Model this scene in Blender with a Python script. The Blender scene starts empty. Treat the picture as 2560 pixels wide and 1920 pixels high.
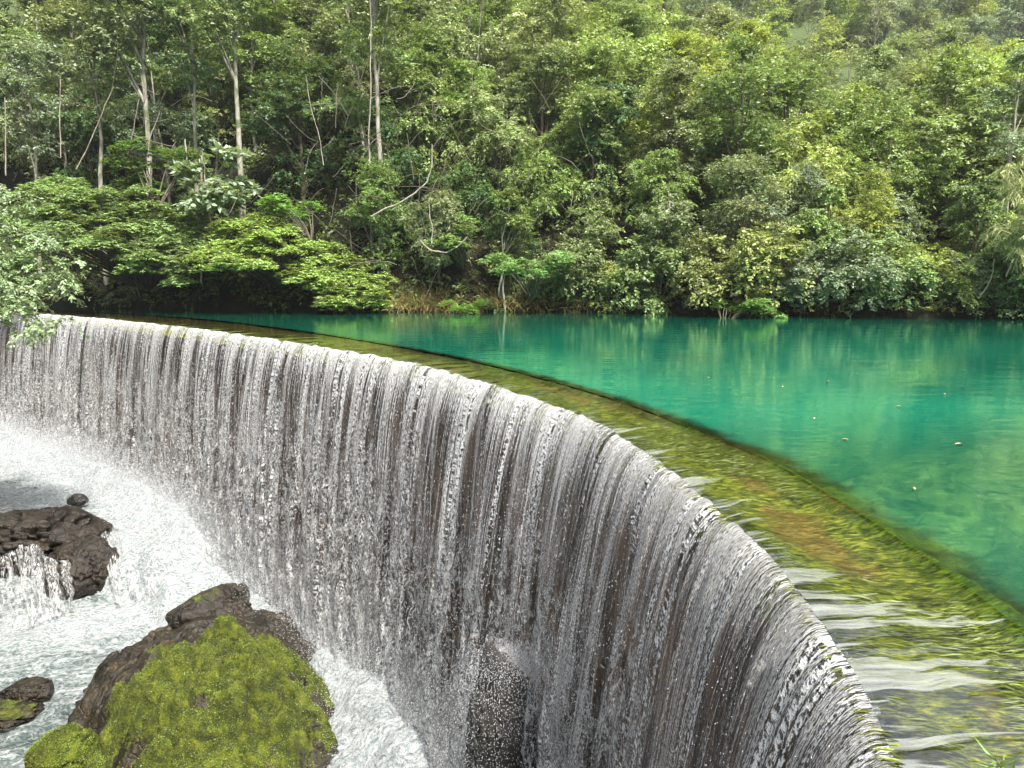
import bpy, math, random
import numpy as np
from mathutils import Vector
R = math.radians
random.seed(7)
rng = np.random.default_rng(7)
sc = bpy.context.scene
col = sc.collection

# ------------------------------------------------------------------ camera, sky, sun, exposure
cam_d = bpy.data.cameras.new('camera'); cam = bpy.data.objects.new('camera', cam_d); col.objects.link(cam)
cam_d.sensor_width = 36; cam_d.lens = 26.0; cam_d.clip_start = 0.05; cam_d.clip_end = 1200
CAMZ = 1.6; PITCH = math.atan(270/1850)
cam.location = (0, 0, CAMZ); cam.rotation_euler = (math.pi/2 - PITCH, 0, 0)
sc.camera = cam
SUN_EL, SUN_AZ = R(60), R(146)          # azimuth measured from +Y towards +X
w = bpy.data.worlds.new('World'); sc.world = w; w.use_nodes = True
nt = w.node_tree; nt.nodes.clear()
sky = nt.nodes.new('ShaderNodeTexSky'); sky.sky_type = 'NISHITA'; sky.sun_disc = False
sky.sun_elevation = SUN_EL; sky.sun_rotation = SUN_AZ; sky.dust_density = 5.0; sky.air_density = 1.4; sky.ozone_density = 1.0
hs = nt.nodes.new('ShaderNodeHueSaturation'); hs.inputs['Saturation'].default_value = 0.35; hs.inputs['Value'].default_value = 1.0
bg = nt.nodes.new('ShaderNodeBackground'); bg.inputs['Strength'].default_value = 0.15
wo = nt.nodes.new('ShaderNodeOutputWorld')
nt.links.new(sky.outputs[0], hs.inputs['Color']); nt.links.new(hs.outputs[0], bg.inputs['Color']); nt.links.new(bg.outputs[0], wo.inputs['Surface'])
sd = bpy.data.lights.new('sun', 'SUN'); sd.energy = 4.8; sd.angle = R(3); sd.color = (1.0, 0.95, 0.85)
sun = bpy.data.objects.new('sun', sd); col.objects.link(sun)
sv = Vector((math.sin(SUN_AZ)*math.cos(SUN_EL), math.cos(SUN_AZ)*math.cos(SUN_EL), math.sin(SUN_EL)))
sun.rotation_euler = sv.to_track_quat('Z', 'Y').to_euler()
sun.location = (0, 0, 60)
sc.view_settings.view_transform = 'Standard'; sc.view_settings.look = 'None'
sc.view_settings.exposure = 0.95; sc.view_settings.gamma = 1.0
try:
    sc.view_settings.use_curve_mapping = False
except Exception: pass
sc.cycles.max_bounces = 5; sc.cycles.transparent_max_bounces = 8; sc.cycles.diffuse_bounces = 2
sc.cycles.use_adaptive_sampling = True; sc.cycles.adaptive_threshold = 0.025
sc.cycles.glossy_bounces = 2; sc.cycles.transmission_bounces = 2; sc.cycles.volume_bounces = 0
sc.cycles.use_denoising = True; sc.cycles.caustics_reflective = False; sc.cycles.caustics_refractive = False

# ------------------------------------------------------------------ helpers
def at(px, py, z):
    """display pixel of the 2212x1659 view -> point on the horizontal plane z"""
    f = 1850.; x = px*2560/2212-1280; y = py*2560/2212-960
    Y = f*math.cos(PITCH)-y*math.sin(PITCH); Z = -f*math.sin(PITCH)-y*math.cos(PITCH)
    t = (z-CAMZ)/Z
    return (x*t, Y*t, z)
def atY(px, py, Yd):
    f = 1850.; x = px*2560/2212-1280; y = py*2560/2212-960
    Y = f*math.cos(PITCH)-y*math.sin(PITCH); Z = -f*math.sin(PITCH)-y*math.cos(PITCH)
    t = Yd/Y
    return (x*t, Yd, CAMZ+Z*t)

def _hash(ix, iy, iz, seed):
    h = (ix.astype(np.int64)*374761393 + iy.astype(np.int64)*668265263 + iz.astype(np.int64)*2147483647 + seed*1274126177) & 0xffffffff
    h = ((h ^ (h >> 13))*1274126177) & 0xffffffff
    h = ((h ^ (h >> 16))*2246822519) & 0xffffffff
    return ((h ^ (h >> 15)) & 0xffffff)/float(0xffffff)
def vnoise(x, y, z=None, seed=0):
    x = np.asarray(x, float); y = np.asarray(y, float)
    z = np.zeros_like(x) if z is None else np.asarray(z, float)
    x, y, z = np.broadcast_arrays(x, y, z)
    i = np.floor(x); j = np.floor(y); k = np.floor(z)
    fx, fy, fz = x-i, y-j, z-k
    fx, fy, fz = [t*t*t*(t*(t*6-15)+10) for t in (fx, fy, fz)]
    r = 0
    for a in (0, 1):
        for b in (0, 1):
            for c in (0, 1):
                wgt = (fx if a else 1-fx)*(fy if b else 1-fy)*(fz if c else 1-fz)
                r = r + wgt*_hash(i+a, j+b, k+c, seed)
    return r
def fbm(x, y, z=None, seed=0, oct=4, gain=0.5):
    x = np.asarray(x, float); y = np.asarray(y, float); z = None if z is None else np.asarray(z, float)
    s = 0; a = 1; t = 0
    for o in range(oct):
        s = s + a*vnoise(x*2**o, y*2**o, None if z is None else z*2**o, seed+o*17); t += a; a *= gain
    return s/t
def sstep(a, b, x):
    t = np.clip((np.asarray(x, float)-a)/(b-a), 0, 1); return t*t*(3-2*t)

def up_faces(V, F):
    """flip quads of a height-field-like sheet so that they face up"""
    a = V[F[:, 1]]-V[F[:, 0]]; b = V[F[:, 2]]-V[F[:, 0]]
    return F[:, ::-1].copy() if np.cross(a, b)[:, 2].mean() < 0 else F
def mesh(name, V, F, mat=None, uv=None, attr=None, smooth=True):
    """V (n,3); F (m,k) int array of k-gons, or a list of such arrays"""
    V = np.ascontiguousarray(V, dtype=np.float32)
    Fs = [np.asarray(f) for f in (F if isinstance(F, list) else [F]) if len(f)]
    if name in ('ground', 'river_bank', 'pool', 'crest', 'crest_water', 'stream', 'boulder') and Fs[0].shape[1] == 4: Fs = [up_faces(V, f) for f in Fs]
    me = bpy.data.meshes.new(name)
    me.vertices.add(len(V)); me.vertices.foreach_set('co', V.ravel())
    loops = np.concatenate([f.ravel() for f in Fs]).astype(np.int32)
    tot = np.concatenate([np.full(len(f), f.shape[1]) for f in Fs]).astype(np.int32)
    st = np.concatenate([[0], np.cumsum(tot)[:-1]]).astype(np.int32)
    me.loops.add(len(loops)); me.loops.foreach_set('vertex_index', loops)
    me.polygons.add(len(tot)); me.polygons.foreach_set('loop_start', st); me.polygons.foreach_set('loop_total', tot)
    me.polygons.foreach_set('use_smooth', np.full(len(tot), smooth))
    if uv is not None:
        l = me.uv_layers.new(name='UVMap'); l.data.foreach_set('uv', np.asarray(uv, np.float32)[loops].ravel())
    if attr:
        for k, a in attr.items():
            at_ = me.attributes.new(k, 'FLOAT', 'POINT'); at_.data.foreach_set('value', np.asarray(a, np.float32))
    me.update(calc_edges=True)
    me.validate(clean_customdata=False)
    if mat: me.materials.append(mat)
    return me
def link(name, data, parent=None, loc=(0, 0, 0), rz=0, scale=None):
    o = bpy.data.objects.new(name, data); col.objects.link(o); o.location = loc; o.rotation_euler = (0, 0, rz)
    if scale is not None: o.scale = scale if hasattr(scale, '__len__') else (scale,)*3
    if parent: o.parent = parent
    return o
def tag(o, label=None, cat=None, group=None, kind=None):
    if label: o['label'] = label
    if cat: o['category'] = cat
    if group: o['group'] = group
    if kind: o['kind'] = kind
    return o
def grid_faces(nu, nv):
    a = np.arange(nu*nv).reshape(nu, nv)
    return np.stack([a[:-1, :-1].ravel(), a[1:, :-1].ravel(), a[1:, 1:].ravel(), a[:-1, 1:].ravel()], 1)
def tube(path, rad, n=6):
    """returns V,F of a tapered tube along a path"""
    P = np.asarray(path, float); m = len(P); rad = np.broadcast_to(rad, (m,))
    T = np.gradient(P, axis=0); T /= np.linalg.norm(T, axis=1)[:, None]+1e-9
    up = np.where(np.abs(T[:, 2:3]) > .9, np.array([[1., 0, 0]]), np.array([[0, 0, 1.]]))
    A = np.cross(T, up); A /= np.linalg.norm(A, axis=1)[:, None]+1e-9
    for i in range(1, m):
        if A[i] @ A[i-1] < 0: A[i] *= -1
    B = np.cross(T, A)
    th = np.linspace(0, 2*np.pi, n, endpoint=False)
    V = P[:, None]+rad[:, None, None]*(A[:, None]*np.cos(th)[None, :, None]+B[:, None]*np.sin(th)[None, :, None])
    V = V.reshape(-1, 3); F = []
    i = np.arange(m-1)[:, None]*n; j = np.arange(n)[None]
    F = np.stack([(i+j), (i+(j+1) % n), (i+n+(j+1) % n), (i+n+j)], -1).reshape(-1, 4)
    return V, F
class Acc:
    def __init__(s): s.V = []; s.F = []; s.n = 0
    def add(s, V, F): s.V.append(V); s.F.append(F+s.n); s.n += len(V)
    def arrays(s): return np.concatenate(s.V), np.concatenate(s.F)

def leaf_quads(P, A, N, ln, wd):
    """kite leaves at P, axis A, normal N"""
    A = A/np.linalg.norm(A, axis=1)[:, None]; S_ = np.cross(A, N); S_ /= np.linalg.norm(S_, axis=1)[:, None]+1e-9
    Nn = np.cross(S_, A)
    ln = ln[:, None]; wd = wd[:, None]
    V = np.stack([P, P+A*ln*.45+S_*wd-Nn*wd*.25, P+A*ln-Nn*ln*.12, P+A*ln*.45-S_*wd-Nn*wd*.25], 1).reshape(-1, 3)
    F = np.arange(len(P)*4).reshape(-1, 4)
    return V, F
def unit(a): return a/(np.linalg.norm(a, axis=-1, keepdims=True)+1e-9)
# ---- material helpers
class NT:
    dim = '3D'
    def __init__(s, name):
        s.m = bpy.data.materials.new(name); s.m.use_nodes = True; s.t = s.m.node_tree; s.t.nodes.clear()
        s.out = s.t.nodes.new('ShaderNodeOutputMaterial')
    def node(s, typ, ins=None, **props):
        n = s.t.nodes.new(typ)
        for k, v in props.items(): setattr(n, k, v)
        for k, v in (ins or {}).items(): s.set(n, k, v)
        return n
    def set(s, n, k, v):
        i = n.inputs[k]
        if isinstance(v, bpy.types.Node): v = v.outputs[0]
        if isinstance(v, bpy.types.NodeSocket): s.t.links.new(v, i)
        else: i.default_value = v
    def math(s, op, a, b=0.0, c=None, clamp=False):
        n = s.node('ShaderNodeMath', {0: a, 1: b}, operation=op, use_clamp=clamp)
        if c is not None: s.set(n, 2, c)
        return n.outputs[0]
    def ss(s, a, b, x):
        n = s.node('ShaderNodeMapRange', {'Value': x, 'From Min': a, 'From Max': b}, interpolation_type='SMOOTHSTEP'); return n.outputs[0]
    def mix(s, f, a, b, blend='MIX'):
        n = s.node('ShaderNodeMix', data_type='RGBA', blend_type=blend)
        for i, v in ((n.inputs[0], f), (n.inputs[6], a), (n.inputs[7], b)):
            if isinstance(v, bpy.types.NodeSocket): s.t.links.new(v, i)
            elif i == n.inputs[0]: i.default_value = v
            else: i.default_value = (*v, 1) if len(v) == 3 else v
        return n.outputs[2]
    def fmix(s, f, a, b):
        n = s.node('ShaderNodeMix', {0: f, 2: a, 3: b}, data_type='FLOAT'); return n.outputs[0]
    def noise(s, vec, scale, detail=3, rough=.5, dist=0, dim='3D', w=None):
        n = s.node('ShaderNodeTexNoise', {'Vector': vec, 'Scale': scale, 'Detail': detail, 'Roughness': rough, 'Distortion': dist}, noise_dimensions=s.dim)
        if w is not None: n.inputs['W'].default_value = w
        return n.outputs[0]
    def ncol(s, vec, scale, detail=2):
        return s.node('ShaderNodeTexNoise', {'Vector': vec, 'Scale': scale, 'Detail': detail}, noise_dimensions=s.dim).outputs[1]
    def vmap(s, vec, scale=(1, 1, 1), loc=(0, 0, 0)):
        return s.node('ShaderNodeMapping', {'Vector': vec, 'Scale': scale, 'Location': loc}).outputs[0]
    def vadd(s, a, b): return s.node('ShaderNodeVectorMath', {0: a, 1: b}, operation='ADD').outputs[0]
    def vscale(s, a, k):
        n = s.node('ShaderNodeVectorMath', {0: a}, operation='SCALE'); s.set(n, 'Scale', k); return n.outputs[0]
    def ramp(s, f, stops):
        n = s.node('ShaderNodeValToRGB', {0: f}); e = n.color_ramp.elements
        while len(e) < len(stops): e.new(0.5)
        for el, (p, c) in zip(e, stops): el.position = p; el.color = (*c, 1)
        return n.outputs[0]
    def bump(s, h, strength=.5, dist=.05, normal=None):
        n = s.node('ShaderNodeBump', {'Height': h, 'Strength': strength, 'Distance': dist})
        if normal is not None: s.set(n, 'Normal', normal)
        return n.outputs[0]
    def princ(s, **k):
        names = {'base': 'Base Color', 'rough': 'Roughness', 'spec': 'Specular IOR Level', 'normal': 'Normal', 'ior': 'IOR', 'coat': 'Coat Weight', 'crough': 'Coat Roughness', 'sss': 'Subsurface Weight'}
        n = s.node('ShaderNodeBsdfPrincipled')
        for kk, v in k.items():
            if kk == 'base' and isinstance(v, tuple): v = (*v, 1)
            s.set(n, names[kk], v)
        return n.outputs[0]
    def mixs(s, f, a, b): return s.node('ShaderNodeMixShader', {0: f, 1: a, 2: b}).outputs[0]
    def done(s, shader, disp=None):
        s.t.links.new(shader, s.out.inputs[0]); return s.m

# ------------------------------------------------------------------ materials
def mat_leaf(name, rough=.42, trans=.28, spec=.45):
    n = NT(name)
    oi = n.node('ShaderNodeObjectInfo')
    tone = n.node('ShaderNodeAttribute', attribute_name='tone').outputs['Fac']
    c = oi.outputs['Color']
    hv = n.node('ShaderNodeHueSaturation', {'Color': c, 'Hue': n.fmix(tone, .492, .515), 'Saturation': n.fmix(oi.outputs['Random'], .78, 1.0), 'Value': n.fmix(tone, .5, 2.5)})
    c = hv.outputs[0]
    p = n.princ(base=c, rough=rough, spec=spec)
    tc = n.mix(.5, c, (.42, .52, .04))
    t = n.node('ShaderNodeBsdfTranslucent', {'Color': tc}).outputs[0]
    return n.done(n.mixs(trans, p, t))
M_leaf = mat_leaf('leaf')
def mat_bark(name, c1, c2, c3):
    n = NT(name); co = n.node('ShaderNodeTexCoord').outputs['Object']
    a = n.noise(n.vmap(co, (1, 1, .35)), 6, 5, .65); b = n.noise(n.vmap(co, (1, 1, .8)), 1.6, 3)
    c = n.mix(n.ss(.45, .6, a), c1, c2); c = n.mix(n.ss(.5, .62, b), c, c3)
    return n.done(n.princ(base=c, rough=.85, normal=n.bump(a, .6, .03)))
M_bark = mat_bark('bark_pale', (.34, .32, .27), (.2, .18, .14), (.12, .14, .07))
M_barkd = mat_bark('bark_dark', (.14, .11, .08), (.08, .065, .045), (.09, .1, .05))
M_twig = mat_bark('bark_twig', (.12, .1, .08), (.18, .15, .11), (.08, .08, .05))
M_vine = mat_bark('bark_vine', (.36, .32, .27), (.25, .2, .16), (.2, .18, .12))

def mat_ground():
    n = NT('forest_floor'); co = n.node('ShaderNodeTexCoord').outputs['Object']
    a = n.noise(co, .35, 6, .6); b = n.noise(co, 3.5, 6, .7)
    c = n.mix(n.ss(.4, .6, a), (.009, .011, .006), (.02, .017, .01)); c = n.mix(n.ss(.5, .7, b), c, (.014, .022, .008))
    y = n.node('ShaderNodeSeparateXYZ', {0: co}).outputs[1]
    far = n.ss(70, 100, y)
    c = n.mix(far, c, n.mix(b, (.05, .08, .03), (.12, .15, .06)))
    return n.done(n.princ(base=c, rough=.95, spec=.1, normal=n.bump(b, .8, .2)))
M_ground = mat_ground()
def mat_bank():
    n = NT('bank_soil'); co = n.node('ShaderNodeTexCoord').outputs['Object']
    a = n.noise(co, 1.1, 6, .65); b = n.noise(n.vmap(co, (1, 1, 2)), 9, 6, .7)
    c = n.ramp(n.math('ADD', n.math('MULTIPLY', a, .5), n.math('MULTIPLY', b, .5)), [(.3, (.02, .014, .008)), (.45, (.06, .04, .02)), (.55, (.13, .085, .04)), (.68, (.1, .095, .035))])
    return n.done(n.princ(base=c, rough=.9, spec=.15, normal=n.bump(b, .9, .15)))
M_bank = mat_bank()

def mat_pool():
    n = NT('pool_water'); co = n.node('ShaderNodeTexCoord').outputs['Object']
    a = n.noise(co, .13, 4, .55); b = n.noise(co, .5, 3, .5)
    body = n.ramp(n.math('ADD', n.math('MULTIPLY', a, .75), n.math('MULTIPLY', b, .25)),
                  [(.32, (.0, .12, .08)), (.5, (.004, .19, .118)), (.66, (.016, .26, .145))])
    big = n.noise(n.vmap(co, (.55, 1.3, 1)), 1.7, 3, .55); fine = n.noise(n.vmap(co, (1, .8, 1)), 14, 2, .5)
    h = n.math('ADD', n.math('MULTIPLY', big, .8), n.math('MULTIPLY', fine, .07))
    nor = n.bump(h, .2, .06)
    gl = n.node('ShaderNodeBsdfGlossy', {'Color': (.8, 1, .85, 1), 'Roughness': .045, 'Normal': nor}).outputs[0]
    fr = n.node('ShaderNodeFresnel', {'IOR': 1.9}).outputs[0]
    df = n.node('ShaderNodeBsdfDiffuse', {'Color': body}).outputs[0]
    tr = n.node('ShaderNodeBsdfTransparent', {'Color': (.72, .96, .72, 1)}).outputs[0]
    xyz = n.node('ShaderNodeSeparateXYZ', {0: co})
    # the pool bed shoals towards the near right bank: less milky water above it
    near = n.math('SUBTRACT', 1.0, n.ss(5.5, 9.5, xyz.outputs[1]))
    dp = n.node('ShaderNodeAttribute', attribute_name='depth').outputs['Fac']
    dp = n.ss(.0, .26, n.math('ADD', dp, n.math('MULTIPLY', n.math('SUBTRACT', n.noise(co, 2.6, 4, .6), .5), .35)))
    body_s = n.mixs(n.math('MULTIPLY', dp, n.fmix(near, .95, .33)), tr, df)
    return n.done(n.mixs(n.math('MULTIPLY', fr, 1.25, clamp=True), body_s, gl))
M_pool = mat_pool()

def mat_crest():
    n = NT('crest_moss'); uv = n.node('ShaderNodeUVMap').outputs[0]
    s = n.node('ShaderNodeSeparateXYZ', {0: uv})
    warp = n.vscale(n.ncol(uv, 1.1, 3), .2)
    v1 = n.vadd(uv, warp)
    st = n.noise(n.vmap(v1, (17, 5, 1)), 1.0, 7, .75)
    st2 = n.noise(n.vmap(v1, (60, 16, 1)), 1.0, 4, .7)
    pa = n.noise(n.vmap(v1, (.55, 1.3, 1)), 1.0, 4, .55)
    pb = n.noise(n.vmap(v1, (1.3, 2.6, 1), (7, 3, 0)), 1.0, 4, .6)
    green = n.ramp(n.math('ADD', n.math('MULTIPLY', st, .5), n.math('MULTIPLY', st2, .5)), [(.40, (.004, .007, .002)), (.47, (.04, .055, .005)), (.54, (.2, .22, .018)), (.62, (.45, .43, .06))])
    brown = n.ramp(n.math('ADD', n.math('MULTIPLY', st, .4), n.math('MULTIPLY', st2, .6)), [(.38, (.022, .013, .004)), (.5, (.12, .075, .015)), (.6, (.33, .23, .06))])
    # brown bare stone keeps to the pool side, moss to the lip; patches of either elsewhere
    acr = s.outputs[1]
    f = n.ss(.51, .6, n.math('ADD', n.math('ADD', n.math('MULTIPLY', pa, .55), n.math('MULTIPLY', pb, .35)), n.math('MULTIPLY', acr, .11)))
    c = n.mix(f, green, brown)
    return n.done(n.princ(base=c, rough=.75, spec=.2, normal=n.bump(n.math('ADD', st, n.math('MULTIPLY', st2, .5)), .9, .05)))
M_crest = mat_crest()

def mat_crest_water():
    n = NT('crest_water'); uv = n.node('ShaderNodeUVMap').outputs[0]
    s = n.node('ShaderNodeSeparateXYZ', {0: uv}); v = s.outputs[1]     # v: metres from the lip towards the pool
    wv = n.vadd(uv, n.vscale(n.ncol(uv, 1.6, 2), .35))
    yw = n.node('ShaderNodeSeparateXYZ', {0: n.node('ShaderNodeTexCoord').outputs['Object']}).outputs[1]   # painted sky-reflection patches spread wider towards the near end
    a = n.noise(n.vmap(wv, (5.0, 1.1, 1)), 1.0, 3, .5); b = n.noise(n.vmap(wv, (24, 4, 1)), 1.0, 2, .5)
    k = n.math('SUBTRACT', 1.0, n.ss(.0, n.fmix(n.ss(1.5, 5.5, yw), .95, .3), v))
    thick = n.math('SUBTRACT', 1.0, n.ss(2.5, 5.5, yw))
    a = n.fmix(thick, a, n.math('MULTIPLY', n.noise(n.vmap(wv, (2.6, .9, 1)), 1.0, 4, .5), 1.5))
    h = n.math('MULTIPLY', n.math('ADD', a, n.math('MULTIPLY', b, .1)), n.fmix(k, .1, 1.0))
    nor = n.bump(h, .9, .045)
    gl = n.node('ShaderNodeBsdfGlossy', {'Color': (1, 1, 1, 1), 'Roughness': .04, 'Normal': nor}).outputs[0]
    fr = n.node('ShaderNodeFresnel', {'IOR': n.fmix(k, 1.33, n.fmix(thick, 2.0, 1.9)), 'Normal': nor}).outputs[0]
    tr = n.node('ShaderNodeBsdfTransparent', {'Color': (.93, .97, .9, 1)}).outputs[0]
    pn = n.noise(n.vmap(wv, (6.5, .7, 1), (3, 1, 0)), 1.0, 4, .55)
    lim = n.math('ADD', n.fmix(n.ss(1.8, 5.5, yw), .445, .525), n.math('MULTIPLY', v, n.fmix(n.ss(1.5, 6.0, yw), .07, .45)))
    air = n.math('MULTIPLY', n.ss(-.012, .02, n.math('SUBTRACT', pn, lim)), n.fmix(n.ss(.3, .7, b), .3, .62))  # mask of pale diffuse patches painted in place of sky reflections
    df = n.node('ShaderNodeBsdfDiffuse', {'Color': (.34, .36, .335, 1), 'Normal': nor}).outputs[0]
    return n.done(n.mixs(n.math('MULTIPLY', fr, 1.3, clamp=True), n.mixs(air, tr, df), gl))  # air mixes in the painted sky-reflection patches
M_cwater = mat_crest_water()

def mat_wall():
    n = NT('wet_dam_wall'); uv = n.node('ShaderNodeUVMap').outputs[0]
    st = n.noise(n.vmap(uv, (2.2, .16, 1)), 1.0, 5, .65); fi = n.noise(n.vmap(uv, (5, 2.2, 1)), 1.0, 6, .7)
    pt = n.noise(n.vmap(uv, (.35, .3, 1)), 1.0, 3, .5)
    c = n.ramp(n.math('ADD', n.math('MULTIPLY', st, .6), n.math('MULTIPLY', fi, .4)), [(.34, (.006, .004, .003)), (.45, (.035, .02, .01)), (.54, (.13, .068, .03)), (.67, (.24, .135, .065))])
    c = n.mix(n.math('MULTIPLY', n.ss(.52, .68, pt), .6), c, (.018, .022, .007))
    return n.done(n.princ(base=c, rough=.5, spec=.4, normal=n.bump(fi, .8, .06)))
M_wall = mat_wall()

def mat_fall(name, seed, dens):
    """sheet of falling water: fine cords at the lip that tear into a lace of threads and drops"""
    n = NT(name); n.dim = '2D'; uv = n.node('ShaderNodeUVMap').outputs[0]
    o = (seed*13.7, seed*5.3, seed*2.1)
    uvo = n.vadd(uv, n.node('ShaderNodeCombineXYZ', {0: o[0], 1: 0.0, 2: o[2]}).outputs[0])
    s = n.node('ShaderNodeSeparateXYZ', {0: uv}); v = s.outputs[1]
    def cen(x): return n.node('ShaderNodeVectorMath', {0: x, 1: (.5, .5, .5)}, operation='SUBTRACT').outputs[0]
    wl = cen(n.ncol(n.vmap(uvo, (1.1, .9, 1)), 1.6, 2))
    t0 = n.noise(n.vmap(uvo, (.7, .25, 1)), 1.0, 3)
    t = n.ss(.9, 3.4, n.math('ADD', v, n.math('MULTIPLY', n.math('SUBTRACT', t0, .5), 6.0)))
    cu = n.vadd(uvo, n.vscale(wl, n.fmix(t, .03, .15)))
    ubig = n.noise(n.vmap(uvo, (.9, .0, 1)), 1.0, 3)
    cu = n.vadd(cu, n.node('ShaderNodeCombineXYZ', {0: n.math('MULTIPLY', ubig, 1.1), 1: 0.0, 2: n.math('MULTIPLY', ubig, .3)}).outputs[0])
    near = n.math('SUBTRACT', 1.0, n.ss(5.5, 15, n.node('ShaderNodeSeparateXYZ', {0: n.node('ShaderNodeTexCoord').outputs['Object']}).outputs[1]))
    cord = n.fmix(near, n.noise(n.vmap(cu, (19, .35, 1)), 1.0, 5, .8), n.noise(n.vmap(cu, (52, .6, 1)), 1.0, 4, .75))
    band = n.noise(n.vmap(cu, (1.5, .045, 1)), 1.0, 5, .7)
    bead = n.fmix(near, n.noise(n.vmap(cu, (80, 14, 1)), 1.0, 3, .7), n.noise(n.vmap(cu, (130, 30, 1)), 1.0, 3, .7))
    topb = n.math('SUBTRACT', 1.0, n.ss(0., 1.0, v))
    cs = n.math('ADD', n.math('ADD', n.math('MULTIPLY', cord, .42), n.math('MULTIPLY', band, .34)), n.math('MULTIPLY', bead, .24))
    cs = n.math('ADD', cs, n.math('MULTIPLY', topb, .045))
    c0 = .52-dens*.05
    cordm = n.ss(c0, c0+.035, cs)
    # the film is clear where it bends over the lip
    cordm = n.math('MULTIPLY', cordm, n.fmix(n.ss(.0, .05, n.math('ADD', v, n.math('MULTIPLY', cord, .12))), .1, 1.0))
    lu = n.vadd(uvo, n.vscale(wl, .25))
    def lace(sc_, wid, off):
        vv = n.vmap(lu, (sc_, sc_*.7, 1), (off, off*1.7, 0))
        vv = n.vadd(vv, n.vscale(cen(n.ncol(vv, 1.1, 2)), 1.7))
        d = n.node('ShaderNodeTexVoronoi', {'Vector': vv, 'Scale': 1.0}, feature='DISTANCE_TO_EDGE', voronoi_dimensions='2D').outputs['Distance']
        gate = n.noise(vv, .9, 3, .6)
        wd = n.fmix(n.ss(.42, .62, gate), 0.0, wid)
        return n.math('SUBTRACT', 1.0, n.ss(0.25, 1.0, n.math('DIVIDE', d, n.math('ADD', wd, .001))))
    l1 = lace(4.6, .2, 0.0); l2 = lace(8.5, .28, 4.4); 
    la = n.math('MAXIMUM', n.math('MAXIMUM', l1, l2), n.math('MULTIPLY', n.ss(.55, .62, bead), .8))
    clump = n.noise(n.vmap(lu, (2.2, 1.1, 1)), 1.0, 5, .7)
    g0 = .415-dens*.05
    gaps = n.ss(g0, g0+.09, n.math('ADD', n.math('MULTIPLY', band, .6), n.math('MULTIPLY', clump, .4)))
    la = n.math('MULTIPLY', la, gaps)
    m = n.fmix(t, cordm, n.math('MAXIMUM', la, n.math('MULTIPLY', cordm, .1)))
    foot = n.ss(4.2, 6.3, n.math('ADD', v, n.math('MULTIPLY', n.math('SUBTRACT', n.noise(n.vmap(uvo, (1.6, 1.3, 1)), 1.0, 5, .7), .5), 3.4)))
    m = n.math('MAXIMUM', m, n.math('MULTIPLY', foot, n.fmix(n.noise(uvo, 24, 3, .7), .25, .85)))
    nor = n.bump(n.math('ADD', cord, n.math('MULTIPLY', bead, .8)), 1.0, .035)
    wht = n.mix(n.ss(.42, .54, bead), (.07, .066, .062), (.96, .965, .97))
    p = n.princ(base=wht, rough=.2, spec=.8, normal=nor)
    tl = n.node('ShaderNodeBsdfTranslucent', {'Color': (.85, .87, .9, 1)}).outputs[0]
    p = n.mixs(.14, p, tl)
    al = n.math('MULTIPLY', m, .94, clamp=True)
    gl = n.node('ShaderNodeBsdfGlossy', {'Color': (1, 1, 1, 1), 'Roughness': .15, 'Normal': nor}).outputs[0]
    tr = n.node('ShaderNodeBsdfTransparent').outputs[0]
    fil = n.mixs(n.math('MULTIPLY', n.math('SUBTRACT', 1.0, t), .03), tr, gl)
    return n.done(n.mixs(al, fil, p))
M_fall = [mat_fall('falling_water_front', 1, .12), mat_fall('falling_water_back', 2, -.5)]

def mat_foam():
    n = NT('white_water'); co = n.node('ShaderNodeTexCoord').outputs['Object']
    foam = n.node('ShaderNodeAttribute', attribute_name='foam').outputs['Fac']
    rot = n.node('ShaderNodeMapping', {'Vector': co, 'Rotation': (0, 0, R(-15)), 'Scale': (1, 1, 1)}).outputs[0]
    wv = n.vadd(rot, n.vscale(n.ncol(co, .9, 3), 1.1))
    fl = n.vmap(wv, (.42, 1.25, .6))
    a = n.noise(fl, 1.9, 7, .66); b = n.noise(n.vmap(wv, (.8, 1.2, 1)), 11, 6, .75); c_ = n.noise(co, .55, 3)
    d = n.node('ShaderNodeTexVoronoi', {'Vector': n.vadd(n.vmap(wv, (.6, 1.1, 1)), n.vscale(n.ncol(co, 4, 3), .4)), 'Scale': 4.5}, feature='DISTANCE_TO_EDGE').outputs['Distance']
    net = n.math('SUBTRACT', 1.0, n.ss(.0, .2, d))
    f = n.math('ADD', n.math('ADD', n.math('MULTIPLY', a, .62), n.math('MULTIPLY', b, .3)), n.math('MULTIPLY', net, .09))
    f = n.math('ADD', f, n.math('MULTIPLY', n.math('SUBTRACT', foam, .5), .55))
    k = n.ss(.36, .68, f)
    deep = n.mix(c_, (.028, .045, .04), (.1, .15, .14))
    foamc = n.mix(n.ss(.38, .64, b), (.2, .245, .25), (.6, .62, .63))
    c = n.mix(k, deep, foamc)
    nor = n.bump(n.math('ADD', n.math('MULTIPLY', a, .9), n.math('ADD', n.math('MULTIPLY', b, .7), n.math('MULTIPLY', net, .15))), 1.0, .14)
    return n.done(n.princ(base=c, rough=n.fmix(k, .12, .6), spec=.5, normal=nor))
M_foam = mat_foam()
def mat_drop():
    n = NT('water_drops'); p = n.princ(base=(.85, .87, .9), rough=.25, spec=.6)
    tl = n.node('ShaderNodeBsdfTranslucent', {'Color': (.85, .87, .9, 1)}).outputs[0]
    return n.done(n.mixs(.4, p, tl))
M_drop = mat_drop()
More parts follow.
